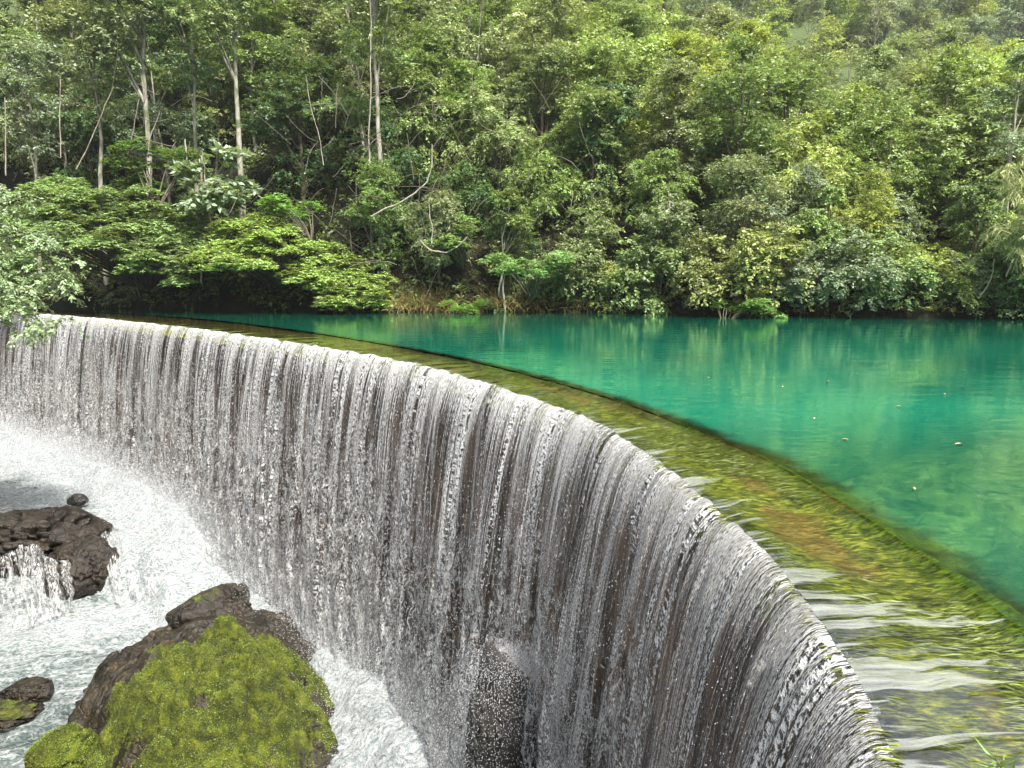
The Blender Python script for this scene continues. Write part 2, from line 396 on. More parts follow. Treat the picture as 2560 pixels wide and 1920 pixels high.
def mat_rock(name, cols, moss=None, sc_=1.0, crk=.3):
    n = NT(name); co = n.node('ShaderNodeTexCoord').outputs['Object']
    a = n.noise(co, 1.7*sc_, 6, .65, .4); b = n.noise(co, 9*sc_, 6, .7)
    cr = n.node('ShaderNodeTexVoronoi', {'Vector': n.vadd(co, n.vscale(n.ncol(co, 2, 3), .5)), 'Scale': 2.6*sc_}, feature='DISTANCE_TO_EDGE').outputs['Distance']
    crack = n.math('SUBTRACT', 1.0, n.ss(0, .07, cr))
    c = n.ramp(n.math('ADD', n.math('MULTIPLY', a, .6), n.math('MULTIPLY', b, .4)), list(zip((.34, .47, .57, .7), cols)))
    c = n.mix(n.math('MULTIPLY', crack, crk), c, (.012, .01, .007))
    rough = .3; h = n.math('SUBTRACT', b, n.math('MULTIPLY', crack, crk))
    if moss:
        mm = n.node('ShaderNodeAttribute', attribute_name='moss').outputs['Fac']
        fine = n.noise(co, 38, 4, .75); mid = n.noise(co, 5, 4, .6)
        mc = n.ramp(n.math('ADD', n.math('MULTIPLY', fine, .45), n.math('MULTIPLY', mid, .55)), [(.34, moss[0]), (.48, moss[1]), (.58, moss[2]), (.68, moss[3])])
        k = n.ss(.42, .58, n.math('ADD', mm, n.math('MULTIPLY', n.math('SUBTRACT', n.noise(co, 3.2, 5, .7), .5), .9)))
        c = n.mix(k, c, mc); rough = n.fmix(k, .4, .9)
        h = n.math('ADD', n.math('MULTIPLY', h, n.fmix(k, 1., .4)), n.math('MULTIPLY', fine, k))
    return n.done(n.princ(base=c, rough=rough, spec=.45, normal=n.bump(h, .9, .05)))
MOSS = [(.012, .018, .003), (.045, .06, .004), (.13, .155, .008), (.26, .25, .02)]
M_moss = mat_rock('mossy_rock', [(.006, .005, .003), (.016, .013, .007), (.036, .026, .013), (.1, .066, .032)], MOSS)
M_brock = mat_rock('brown_rock', [(.005, .004, .003), (.013, .009, .005), (.028, .019, .011), (.06, .042, .025)], MOSS, 1.2)
M_drock = mat_rock('black_wet_rock', [(.006, .006, .005), (.015, .014, .012), (.03, .027, .024), (.07, .065, .055)], crk=.0)
M_subrock = mat_rock('submerged_rock', [(.05, .08, .03), (.16, .2, .06), (.34, .38, .12), (.5, .5, .2)])

# ------------------------------------------------------------------ plan curves of the dam
def smooth_curve(P, step):
    P = np.asarray(P, float); d = np.r_[0, np.cumsum(np.hypot(*np.diff(P, axis=0).T))]
    # Catmull-Rom through the points
    out = []
    for i in range(len(P)-1):
        p0 = P[max(i-1, 0)]; p1 = P[i]; p2 = P[i+1]; p3 = P[min(i+2, len(P)-1)]
        for t in np.linspace(0, 1, 24, endpoint=False):
            out.append(.5*((2*p1)+(-p0+p2)*t+(2*p0-5*p1+4*p2-p3)*t*t+(-p0+3*p1-3*p2+p3)*t**3))
    out.append(P[-1]); out = np.array(out)
    for _ in range(60): out[1:-1] = .25*out[:-2]+.5*out[1:-1]+.25*out[2:]
    d = np.r_[0, np.cumsum(np.hypot(*np.diff(out, axis=0).T))]
    s = np.arange(0, d[-1], step)
    return np.c_[np.interp(s, d, out[:, 0]), np.interp(s, d, out[:, 1])], s
LIP = [(-38, 45), (-31, 40.4), (-24.3, 35.3), (-17.4, 30.2), (-11.2, 24.6), (-8.0, 21.3), (-3.9, 16.7), (-1.7, 13.75), (-.2, 10.95), (.8, 8.8), (1.15, 7.4), (1.4, 5.85), (1.5, 4.9), (1.53, 4.1), (1.5, 3.5), (1.42, 2.8), (1.3, 2.2), (1.1, 1.2), (.9, 0), (.7, -2), (.6, -6)]
INN = [(-37.2, 46), (-30.4, 41.5), (-23.6, 36.5), (-16.6, 31.8), (-11.7, 28.0), (-7.1, 22.9), (-4.4, 19.5), (-2.0, 16.1), (-.3, 13.3), (.9, 10.8), (1.65, 8.9), (2.1, 7.2), (2.32, 6.4), (2.42, 5.3), (2.45, 4.5), (2.45, 3.9), (2.42, 3.4), (2.4, 3), (2.35, 1.2), (2.3, 0), (2.2, -2), (2.2, -6)]
lipc, lips = smooth_curve(LIP, .03)
innc, inns = smooth_curve(INN, .03)
# pair each lip point with the nearest inner point
def nearest(A, B):
    idx = np.empty(len(A), int)
    for i in range(0, len(A), 400):
        idx[i:i+400] = ((A[i:i+400, None]-B[None])**2).sum(2).argmin(1)
    return idx
LT = np.gradient(lipc, axis=0); LT /= np.linalg.norm(LT, axis=1)[:, None]
LN = np.c_[LT[:, 1], -LT[:, 0]]; LN *= np.where(((innc[nearest(lipc, innc)]-lipc)*LN).sum(1) > 0, -1, 1)[:, None]   # outward = downstream
pin = innc[nearest(lipc, innc)]
for _ in range(30): pin[1:-1] = .25*pin[:-2]+.5*pin[1:-1]+.25*pin[2:]
yy = lipc[::-1, 1]; 
def lipx(y): return np.interp(y, lipc[::-1, 1], lipc[::-1, 0])
def innx(y): return np.interp(y, innc[::-1, 1], innc[::-1, 0])
H = 6.0
KOUT = .98          # how far out the water lands
def profile(v):     # distance out at fall v
    return KOUT*np.sqrt(np.clip(v, 0, None)/H)

# ------------------------------------------------------------------ ground
SHX = [-60, -40, -30, -20, -12, -6, 0, 4, 9, 13, 20, 30, 60]
SHY = [50, 44, 39.5, 37, 34.6, 33.3, 33.6, 33.0, 29.6, 28.9, 28.3, 27.5, 22]
def shore(x): return np.interp(x, SHX, SHY)
def ground_z(x, y):
    x = np.asarray(x, float); y = np.asarray(y, float)
    d = y-shore(x)-.9*(vnoise(x*.45, y*0, seed=5)-.5)
    a = x/np.maximum(y, 5)
    left = .25+.75*np.clip(d, 0, None)+1.2*sstep(0, 2.5, d)
    right = .25+.27*np.clip(d, 0, 32)+1.0*sstep(0, 2.5, d)+np.clip(y-82, 0, None)*.88
    s = sstep(.02, .34, a)
    hill = left*(1-s)+right*s
    hill = np.minimum(hill, 100)+(fbm(x*.12, y*.12, seed=3)-.5)*3*sstep(2, 12, d)+(fbm(x*.7, y*.7, seed=4)-.5)*.6
    z = np.where(d > 0, hill, -1.6+0*x)
    z = np.where((d > -.6) & (d <= 0), -1.6+(d+.6)/.6*1.85, z)
    z = np.where(d <= -.6, np.where(x > innx(y)+.9, -2.8, -9.), z)
    # right bank (outside the frame) and left gorge bank
    z = np.maximum(z, np.clip((x-(y*.78+7))*.8, -9, 25)-.5*(x < y*.78+7)*9)
    lb = (-.73*y-2.2-x)
    z = np.where((x < lipx(y)) & (lb > 0), np.maximum(z, -9+np.clip(lb*6, 0, 9.0)), z)
    return z
def axis(segs):
    out = []
    for a, b, s in segs: out.append(np.arange(a, b, s))
    return np.unique(np.concatenate(out+[[segs[-1][1]]]))
gx = axis([(-900, -120, 60), (-120, -45, 5), (-45, 45, .5), (45, 160, 3), (160, 900, 60)])
gy = axis([(-700, -20, 50), (-20, 24, 1.5), (24, 60, .4), (60, 260, 2.5), (260, 1000, 60)])
GX, GY = np.meshgrid(gx, gy, indexing='ij')
V = np.c_[GX.ravel(), GY.ravel(), ground_z(GX, GY).ravel()]
g = link('ground', mesh('ground', V, grid_faces(len(gx), len(gy)), M_ground)); tag(g, kind='structure', label='dark leaf littered forest floor rising steeply from the far shore')

# earthen bank strip along the shore
bx = np.arange(-9.5, 5.5, .08); bt = np.linspace(0, 1, 14)
BX, BT = np.meshgrid(bx, bt, indexing='ij')
edge = shore(BX)+.9*(vnoise(BX*.45, BX*0, seed=5)-.5)
hh = (.3+.3*fbm(BX*.9, BX*0, seed=31))*sstep(-9.5, -8, BX)*sstep(5.5, 3, BX)
BY = edge-.35+BT*2.1+(fbm(BX*2.1, BT*3, seed=32)-.5)*.35
BZ = -.25+(hh+.25)*sstep(0, .38, BT)+.9*np.clip(BT-.35, 0, 1)+(fbm(BX*3, BY*3, seed=33)-.5)*.28
bk = link('river_bank', mesh('river_bank', np.c_[BX.ravel(), BY.ravel(), BZ.ravel()], grid_faces(len(bx), len(bt)), M_bank)); tag(bk, kind='structure', label='low reddish earth bank along the far shore')

# ------------------------------------------------------------------ pool
py_ = np.r_[np.arange(-6, 40, .12), np.arange(40, 52, 1)]
xs0 = innx(py_); cols_ = np.r_[-.07, 0, .07, .14, .21, .3, .4, .5, .6, .8, 1, 1.5, 2.2, 3.2, 4.5, 6, 8, 11, 15, 20, 27, 36, 48, 62, 80]
PX = xs0[:, None]+cols_[None]; PY = np.broadcast_to(py_[:, None], PX.shape)
pool = link('pool', mesh('pool', np.c_[PX.ravel(), PY.ravel(), np.zeros(PX.size)], grid_faces(*PX.shape), M_pool, attr={'depth': (np.broadcast_to(cols_[None], PX.shape)).ravel()})); tag(pool, kind='structure', label='still emerald green pool held behind the curved dam')

# ------------------------------------------------------------------ dam: wall + mossy crest
sub = slice(None, None, 3)
L = lipc[sub]; PI_ = pin[sub]; N2 = LN[sub]; S = lips[sub]; nL = len(L)
dam = link('dam', None); tag(dam, 'long curved stone dam with mossy crest and wet brown face under the water', 'dam')
# face
vv = np.linspace(0, 3.4*1.0, 34); vv = np.linspace(0, H+3, 60)
SS, VV = np.meshgrid(S, vv, indexing='ij')
rg = (fbm(SS*1.2, VV*.5, seed=41, oct=5)-.5)*.34+(fbm(SS*5, VV*4, seed=42)-.5)*.09
off = -.10+rg*sstep(.05, .6, VV)-.04
X = L[:, None, 0]+N2[:, None, 0]*off; Y = L[:, None, 1]+N2[:, None, 1]*off; Z = -.22-VV
link('wall_face', mesh('wall_face', np.c_[X.ravel(), Y.ravel(), Z.ravel()], grid_faces(*X.shape), M_wall, uv=np.c_[SS.ravel(), VV.ravel()]), dam)
# crest shelf : t 0 at the lip, 1 at the pool side, then the drowned inner slope
tt = np.r_[-.12, -.06, np.linspace(0, 1, 26), 1.1, 1.3, 1.7, 2.3]
wid = np.hypot(*(PI_-L).T)
SS, TT = np.meshgrid(S, tt, indexing='ij')
ex = (fbm(SS*2.2, SS*0, seed=51)-.5)*.12
X = L[:, None, 0]-N2[:, None, 0]*.06+(PI_-L)[:, None, 0]*(TT+ex*sstep(.6, 1, TT)); Y = L[:, None, 1]-N2[:, None, 1]*.06+(PI_-L)[:, None, 1]*(TT+ex*sstep(.6, 1, TT))
tf = np.clip(TT, 0, 1)
Z = -.075-.05*np.sin(tf*np.pi)+(fbm(SS*6, TT*3, seed=52, oct=5)-.5)*.07*sstep(-.05, .1, TT)+.02*sstep(.85, 1, tf)-1.1*np.clip(TT-1.05, 0, None)-np.clip(-TT, 0, None)*2.5
link('crest', mesh('crest', np.c_[X.ravel(), Y.ravel(), Z.ravel()], grid_faces(*X.shape), M_crest, uv=np.c_[SS.ravel(), (TT*np.maximum(wid, .4)[:, None]).ravel()]), dam)

# algae strands lying along the current on the crest
na = 70000; ra_ = np.random.default_rng(55); ka = np.where((lipc[:, 1] < 26) & (lipc[:, 1] > 1.8))[0]; pr = 1/np.maximum(np.hypot(*lipc[ka].T), 4)**1.3; pr /= pr.sum()
k = ra_.choice(ka, na, p=pr); t = ra_.uniform(0.02, 1.0, na); wdt = np.hypot(*(pin-lipc).T)[k]
pat = fbm(lips[k]*1.1+t*.4, t*wdt*2.2, seed=56, oct=4); ok = (pat > .5+.1*(ra_.random(na)-.5)-.06*(t < .3)); k = k[ok]; t = t[ok]; na = len(k); pat = pat[ok]
P = np.c_[lipc[k]+(pin[k]-lipc[k])*t[:, None], -.085-.05*np.sin(np.clip(t, 0, 1)*np.pi)+ra_.uniform(-.01, .035, na)-np.clip(t-1.05, 0, None)]
cur = fbm(lips[k]*.9, t*2, seed=58, oct=2)-.5
A = unit(np.c_[LN[k]+LT[k]*(cur*1.3)[:, None]+ra_.normal(0, .16, (na, 2)), ra_.normal(.0, .12, na)]); N = unit(ra_.normal(0, .35, (na, 3))+[0, 0, 1])
V, F = leaf_quads(P, A, N, ra_.uniform(.04, .13, na), ra_.uniform(.003, .008, na))
al_ = link('algae', mesh('algae', V, F, M_leaf, attr={'tone': np.repeat(np.clip(ra_.normal(.35, .3, na), 0, 1), 4)}, smooth=False), dam); al_.color = (.13, .15, .015, 1); al_['kind'] = 'stuff'

# thin water over the crest, then the sheets that fall from it
tt = np.r_[np.linspace(1.12, .5, 8)[:-1], np.linspace(.5, 0, 22)]
SS, TT = np.meshgrid(S, tt, indexing='ij')
d0 = TT*wid[:, None]
X = L[:, None, 0]+(PI_-L)[:, None, 0]*TT; Y = L[:, None, 1]+(PI_-L)[:, None, 1]*TT
amp = .022*np.exp(-d0/.4)
wob = (fbm(SS*3.2+fbm(SS*.7, d0, seed=62)*1.2, d0*.8, seed=61, oct=3)-.5)
Z = -.012-.035*np.exp(-d0/.22)+wob*amp*3
Z = np.where(TT > 1.0, Z*0-.012+.008*(TT-1)/.12*1, Z)
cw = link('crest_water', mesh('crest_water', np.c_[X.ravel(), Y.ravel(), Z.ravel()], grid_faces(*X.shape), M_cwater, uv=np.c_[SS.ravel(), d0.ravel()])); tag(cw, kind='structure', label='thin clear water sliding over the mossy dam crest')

def fall_sheet(name, scale_out, m, seed, back):
    st = slice(None, None, 1)
    L = lipc[st]; N2 = LN[st]; S = lips[st]
    keep = (L[:, 1] < 44) & (L[:, 1] > .2); L = L[keep]; N2 = N2[keep]; S = S[keep]
    v = np.r_[0, .008, .02, .045, .08, .13, .2, np.linspace(.3, H+1.2, 62)]
    SS, VV = np.meshgrid(S, v, indexing='ij')
    out = profile(VV)*scale_out-back
    rip = (fbm(SS*9, VV*.25, seed=seed, oct=3)-.5)*(.02+.05*sstep(0, 2, VV))+(fbm(SS*2.2, VV*.2, seed=seed+5, oct=3)-.5)*.16*sstep(.2, 3, VV)\
        + (fbm(SS*7, VV*3.5, seed=seed+9, oct=3)-.5)*.16*sstep(1.5, 4.5, VV)
    out = out+rip
    sl = (fbm(SS*1.1, VV*.35, seed=seed+21, oct=2)-.5)*.22*sstep(.3, 3, VV)
    tx = LT[st][keep]
    X = L[:, None, 0]+N2[:, None, 0]*out+tx[:, None, 0]*sl; Y = L[:, None, 1]+N2[:, None, 1]*out+tx[:, None, 1]*sl
    amp0 = (fbm(SS*3.2+fbm(SS*.7, 0*SS, seed=62)*1.2, 0*SS, seed=61, oct=3)-.5)*.066
    Z = -.047-VV+amp0*np.exp(-VV/.2)
    return link(name, mesh(name, np.c_[X.ravel(), Y.ravel(), Z.ravel()], grid_faces(*X.shape), m, uv=np.c_[SS.ravel(), VV.ravel()]))
wf = fall_sheet('waterfall', 1.0, M_fall[0], 71, 0.0); tag(wf, kind='structure', label='curtain of white water falling in threads from the dam lip')
wb = fall_sheet('waterfall', .55, M_fall[1], 171, 0.03); wb.parent = wf; wb.name = 'inner_water_sheet'

# ------------------------------------------------------------------ plunge water below
DX, DY = .06, .06
wx = np.arange(-30, 1.8, DX); wy = np.arange(6, 40, DY)
WX, WY = np.meshgrid(wx, wy, indexing='ij')
def dist_lip(X, Y):
    c = lipc[::12]; out = np.empty(X.size); xf = X.ravel(); yf = Y.ravel()
    for i in range(0, X.size, 20000):
        out[i:i+20000] = np.sqrt(((xf[i:i+20000, None]-c[None, :, 0])**2+(yf[i:i+20000, None]-c[None, :, 1])**2).min(1))
    return out.reshape(X.shape)
DL = dist_lip(WX, WY)
def inner_side(X, Y): return X < lipx(Y)
def water_z(X, Y, dl):
    # upper ledge on the left at -6.1, falling to the stream at -7.2
    n1 = fbm(X*.5, Y*.5, seed=81, oct=3)
    ledge = sstep(3.6, 2.4, dl+(n1-.5)*1.5)         # apron beside the wall
    leftledge = sstep(-13.2, -14.8, X-(Y-21.5)*-.35+(n1-.5)*2.)*sstep(19.2, 20.6, Y+(n1-.5))
    up = np.maximum(ledge*sstep(-7.5, -10.5, X), leftledge)
    z = -7.2+1.15*up
    z = z+.55*sstep(-5.5, -2.5, X)*sstep(17, 13, Y)   # right basin is a bit higher
    return z, up
WZ, UP = water_z(WX, WY, DL)
mound = np.exp(-((DL-1.15)/.55)**2)
turb = .25+.9*np.exp(-np.clip(DL-1, 0, None)/1.3)+.5*np.abs(np.gradient(WZ, axis=1))/.06
WZ = WZ+mound*(.35+.35*fbm(WX*1.5, WY*1.5, seed=85))+(fbm(WX*1.3, WY*1.3, seed=82, oct=6, gain=.62)-.5)*.55*np.clip(turb, .35, 1.2)+(fbm(WX*5, WY*5, seed=84, oct=3)-.5)*.12*np.clip(turb, .3, 1)
FO = .54+.42*np.exp(-np.clip(DL-1.2, 0, None)/1.3)+.45*np.clip(np.hypot(*np.gradient(WZ-fbm(WX*1.3, WY*1.3, seed=82, oct=6, gain=.62)*.3, axis=(0, 1)))/.06, 0, 1)*.6
# bright diagonal band of the stream
band = np.exp(-(((WY-(18.4+.28*(WX+9.6))))/1.0)**2)*sstep(-5, -8, WX)
FO = FO+.35*band+.5*sstep(-4.5, -2, WX)*(fbm(WX*.8, WY*.8, seed=88)-.68)
FO = FO-.1*sstep(16.2, 14.5, WY)*sstep(-8, -10, WX)
FO = np.clip(FO, 0, 1.15)
F = grid_faces(*WX.shape)
keepv = ((WX < lipx(WY)+.05)).ravel()
fk = keepv[F].all(1); F = F[fk]
V = np.c_[WX.ravel(), WY.ravel(), WZ.ravel()]
used = np.zeros(len(V), bool); used[F.ravel()] = True; remap = np.cumsum(used)-1
rv = link('stream', mesh('stream', V[used], remap[F], M_foam, attr={'foam': FO.ravel()[used]})); tag(rv, kind='structure', label='churning white water of the plunge pool and stream below the dam')
def WZat(x, y):
    i = int(np.clip((x-wx[0])/DX, 0, len(wx)-1)); j = int(np.clip((y-wy[0])/DY, 0, len(wy)-1)); return WZ[i, j]

# ------------------------------------------------------------------ rocks
def mound_rock(name, poly, zfun, mat, res=.04, skirt=1.5, mossf=None, lumps=None):
    """rock grown as a height field inside a plan polygon, edges rolled down below the water"""
    P = np.asarray(poly, float); lo = P.min(0)-.3; hi = P.max(0)+.3
    xs = np.arange(lo[0], hi[0], res); ys = np.arange(lo[1], hi[1], res); X, Y = np.meshgrid(xs, ys, indexing='ij')
    # signed distance to polygon
    d = np.full(X.shape, 1e9); ins = np.zeros(X.shape, bool)
    for i in range(len(P)):
        a = P[i]; b = P[(i+1) % len(P)]; ab = b-a
        t = np.clip(((X-a[0])*ab[0]+(Y-a[1])*ab[1])/(ab@ab), 0, 1)
        d = np.minimum(d, np.hypot(X-a[0]-t*ab[0], Y-a[1]-t*ab[1]))
        cond = ((a[1] > Y) != (b[1] > Y)); xi = (b[0]-a[0])*(Y-a[1])/((b[1]-a[1]) if b[1] != a[1] else 1e-9)+a[0]
        ins ^= cond & (X < xi)
    sd_ = np.where(ins, d, -d)+(fbm(X*1.6, Y*1.6, seed=len(name)*7, oct=4)-.5)*.45
    Z, mo = zfun(X, Y, sd_)
    Z = np.where(sd_ < 0, Z+sd_*3.5, Z)
    F = grid_faces(*X.shape); ok = (sd_.ravel() > -.45)[F].all(1); F = F[ok]
    V = np.c_[X.ravel(), Y.ravel(), Z.ravel()]; u = np.zeros(len(V), bool); u[F.ravel()] = True; rm = np.cumsum(u)-1
    return mesh(name, V[u], rm[F], mat, attr={'moss': mo.ravel()[u]})
def bulbs(X, Y, n, rmin, rmax, region, seed, flat=.7):
    """union of many domes: the cauliflower look of moss cushions"""
    r = np.random.default_rng(seed); Z = np.zeros(X.shape)
    x0, x1, y0, y1 = region
    wxn = X+(fbm(X*2.5, Y*2.5, seed=seed)-.5)*.35; wyn = Y+(fbm(X*2.5, Y*2.5, seed=seed+3)-.5)*.35
    for _ in range(n):
        cx = r.uniform(x0, x1); cy = r.uniform(y0, y1); ra = r.uniform(rmin, rmax); e = r.uniform(.7, 1.4); an = r.uniform(0, 3.14)
        m = (np.abs(X-cx) < ra*1.9) & (np.abs(Y-cy) < ra*1.9)
        if not m.any(): continue
        dx = wxn[m]-cx; dy = wyn[m]-cy; c, s = math.cos(an), math.sin(an)
        q = ((dx*c+dy*s)/e)**2+((-dx*s+dy*c)*e)**2
        h = np.sqrt(np.clip(ra*ra-q, 0, None))*flat*r.uniform(.7, 1.2)
        Z[m] = np.maximum(Z[m], h)
    return Z
def zf(x, y, z): p = at(x, y, z); return (p[0], p[1])
# big mossy boulder
poly = [zf(150, 1520, -7.1), zf(200, 1455, -7.1), zf(300, 1395, -7.0), zf(400, 1350, -6.9), zf(520, 1325, -6.8), zf(640, 1318, -6.7), zf(735, 1385, -6.6), zf(720, 1450, -6.6), zf(760, 1560, -6.7), zf(800, 1640, -6.8), (-2.9, 10.6), (-3.4, 9.3), (-6.5, 9.2), zf(230, 1680, -7.1), zf(185, 1600, -7.1)]
mc = at(455, 1460, -5.9)
def z_moss(X, Y, sd_):
    prof = np.clip(sd_, 0, None)
    base = -7.15+.62*sstep(0, .6, prof)+.3*sstep(.6, 1.8, prof)-.28*sstep(-5.5, -3.8, X)
    dx = (X-(-5.2)); dy = (Y-12.6)
    dome = np.exp(-((dx/2.1)**2+(dy/1.9)**2)**1.2)*(.55+.9*fbm(X*.9, Y*.9, seed=123, oct=3))
    z = base+.2*dome+.14*sstep(-8.4, -6, X)*sstep(.1, 1.2, sd_)
    # broken terrace on the near side
    ter = sstep(11.5, 11.75, Y+(fbm(X*1.1, Y*0, seed=92)-.5)*1.3+.12*(X+5))
    z = z-.3*(1-ter)*sstep(-8, -6.6, X)
    Xw = X+(fbm(X*.8, Y*.8, seed=121, oct=4)-.5)*2.4; Yw = Y+(fbm(X*.8, Y*.8, seed=122, oct=4)-.5)*2.4
    dm = np.clip(np.exp(-(((Xw+5.4)/2.1)**2+((Yw-12.2)/2.1)**2)**1.6)*1.15, 0, 1)
    b0 = bulbs(X, Y, 60, .35, .8, (-7.6, -3.4, 10.3, 14.6), 96, .6)
    b1 = bulbs(X, Y, 330, .14, .34, (-7.8, -3.2, 10, 14.8), 93, 1.0)
    b2 = bulbs(X, Y, 2200, .04, .12, (-8.6, -3.0, 9.4, 15.4), 94, 1.0)
    crev = np.abs(fbm(X*1.3+3, Y*1.3, seed=98, oct=4)-.5)*2
    z = z+(b0*.6+b1*1.7)*dm+b2*.7*(.3+.7*dm)+(fbm(X*1.4, Y*1.4, seed=95, oct=6, gain=.6)-.5)*.3-.34*(1-sstep(0, .16, crev))*(.3+.7*dm)
    mo = .02+.66*dm+1.2*(b1-.07)+(fbm(X*1.5, Y*1.5, seed=99, oct=5)-.5)*.9+.12*(b1 > .05)+.2*sstep(-5.5, -8.5, X)*sstep(.2, 1., sd_)
    mo = mo-.5*(1-ter)*sstep(10.9, 10.2, Y)
    return z, mo
moss = link('boulder', mound_rock('boulder', poly, z_moss, M_moss, .025)); tag(moss, 'large boulder thick with lumpy yellow green moss in the white water', 'boulder')

def fuzz(parent, name, n, ln, seed, thr, colr):
    me = parent.data; nv = len(me.vertices); co = np.empty(nv*3); me.vertices.foreach_get('co', co); co = co.reshape(-1, 3)
    no = np.empty(nv*3); me.vertices.foreach_get('normal', no); no = no.reshape(-1, 3); mo = np.empty(nv); me.attributes['moss'].data.foreach_get('value', mo)
    r = np.random.default_rng(seed); ok = np.where((mo+(fbm(co[:, 0]*3, co[:, 1]*3, co[:, 2]*3, seed=seed)-.5)*.9 > thr) & (no[:, 2] > .1))[0]; k = r.choice(ok, n)
    P = co[k]+r.normal(0, .012, (n, 3)); A = unit(no[k]*.5+r.normal(0, .8, (n, 3))); N = unit(no[k]+r.normal(0, .5, (n, 3)))
    V, F = leaf_quads(P, A, N, r.uniform(.5, 1.3, n)*ln, r.uniform(.3, .5, n)*ln)
    o = link(name, mesh(name, V, F, M_leaf, attr={'tone': np.repeat(np.clip(fbm(co[k, 0]*2.5, co[k, 1]*2.5, co[k, 2]*2.5, seed=seed+1)*1.5-.4+r.normal(0, .12, n), 0, 1), 4)}, smooth=False), parent); o.color = (*colr, 1)
fuzz(moss, 'moss', 90000, .022, 5, .45, (.11, .14, .008))
def rock_mesh(name, size, seed, mat, sub_=5, rough=.25, moss=None, detail=1.0, boxy=1.0):
    import bmesh
    bm = bmesh.new(); bmesh.ops.create_icosphere(bm, subdivisions=sub_, radius=1)
    V = np.array([v.co[:] for v in bm.verts]); F = np.array([[v.index for v in f.verts] for f in bm.faces]); bm.free()
    n = V.copy(); s = np.array(size)
    r = 1+(fbm(n[:, 0]*1.1+9, n[:, 1]*1.1+9, n[:, 2]*1.1+9, seed=seed, oct=5, gain=.55)-.5)*rough*3
    rid = np.abs(fbm(n[:, 0]*2.3+5, n[:, 1]*2.3+5, n[:, 2]*2.3+5, seed=seed+7, oct=4)-.5)*2
    r = r-.22*detail*(1-sstep(0, .14, rid))
    r = r+(fbm(n[:, 0]*7+3, n[:, 1]*7+3, n[:, 2]*7+3, seed=seed+11, oct=3)-.5)*.12*detail
    # flatten facets
    for k in range(7):
        a = np.random.default_rng(seed*10+k).normal(size=3); a /= np.linalg.norm(a)
        dd = (V*r[:, None])@a; lim = .82
        r = np.where(dd > lim, r*(lim+(dd-lim)*.25)/np.maximum(dd, 1e-6), r)
    Vb = np.sign(V)*np.abs(V)**boxy
    V = Vb*r[:, None]*s
    mo = np.full(len(V), -.2) if moss is None else moss+.35*n[:, 2]
    return mesh(name, V, F, mat, attr={'moss': mo})
def rock(name, label, px, py, z, size, seed, mat, rz=0, tilt=(0, 0), **k):
    o = link(name, rock_mesh(name, size, seed, mat, **k), loc=at(px, py, z), rz=rz); o.rotation_euler = (tilt[0], tilt[1], rz)
    if k.get('moss', 0) > .5: fuzz(o, 'moss', 9000, .022, seed, .55, (.13, .17, .012))
    return tag(o, label, 'rock' if name != 'boulder' else 'boulder')
rock('rock', 'craggy brown rock sitting bare on the upstream end of the mossy boulder', 450, 1335, -6.55, (1.0, .62, .66), 3, M_brock, rz=.35, moss=.12, rough=.3)
rock('rock', 'small dark knob of rock just beyond the craggy brown rock, awash in foam', 505, 1290, -6.5, (.42, .4, .38), 4, M_brock, moss=.1)
rock('rock', 'low wet stone in foam to the right of the small dark knob', 600, 1312, -6.75, (.5, .35, .22), 14, M_brock, moss=.0)
rock('boulder', 'rounded yellow green mossy boulder standing alone at the lower left corner', 135, 1640, -7.1, (.62, .6, .62), 5, M_moss, moss=.72, rough=.18)
rock('boulder', 'smaller mossy boulder with brown edge right of the lone round mossy one', 245, 1640, -7.1, (.5, .5, .42), 6, M_moss, moss=.6)
rock('boulder', 'broad dark brown ledge boulder at the left edge with water pouring over both sides', 95, 1170, -6.35, (2.1, 1.7, 1.05), 8, M_brock, rz=.3, moss=-.05, rough=.25, sub_=6)
rock('rock', 'brown rock step below the dark ledge boulder split by a thin trickle', 180, 1245, -6.9, (.95, .9, 1.15), 9, M_brock, moss=-.05, sub_=6)
rock('rock', 'small black stone jutting from foam above the ledge boulder', 168, 1080, -5.75, (.32, .3, .22), 10, M_drock)
rock('rock', 'dark wet rock half drowned near the left edge beside the stream', 60, 1500, -7.15, (.55, .4, .32), 11, M_brock, moss=.1)
rock('rock', 'grey green stone under water at the left edge below the dark wet rock', 10, 1545, -7.2, (.75, .5, .22), 12, M_brock, moss=.2)
rock('rock', 'rounded grey rock wrapped in spray left of the upright black rock', 830, 1435, -6.45, (.45, .4, .42), 13, M_drock)
rock('rock', 'small round dark stone in foam right of the grey rock in spray', 1015, 1490, -6.5, (.22, .2, .18), 15, M_drock)
rock('rock', 'dark stone showing through foam below the curtain of water at the left', 345, 1200, -6.9, (.75, .55, .5), 16, M_drock)
up = link('rock', rock_mesh('rock', (.4, .4, 1.9), 17, M_drock, 6, .2, detail=.6, boxy=.62), loc=(-.12, 8.7, -5.0)); up.rotation_euler = (.02, .03, .4)
tag(up, 'tall upright black rock splashed with white drops, nearest to the falling water', 'rock')
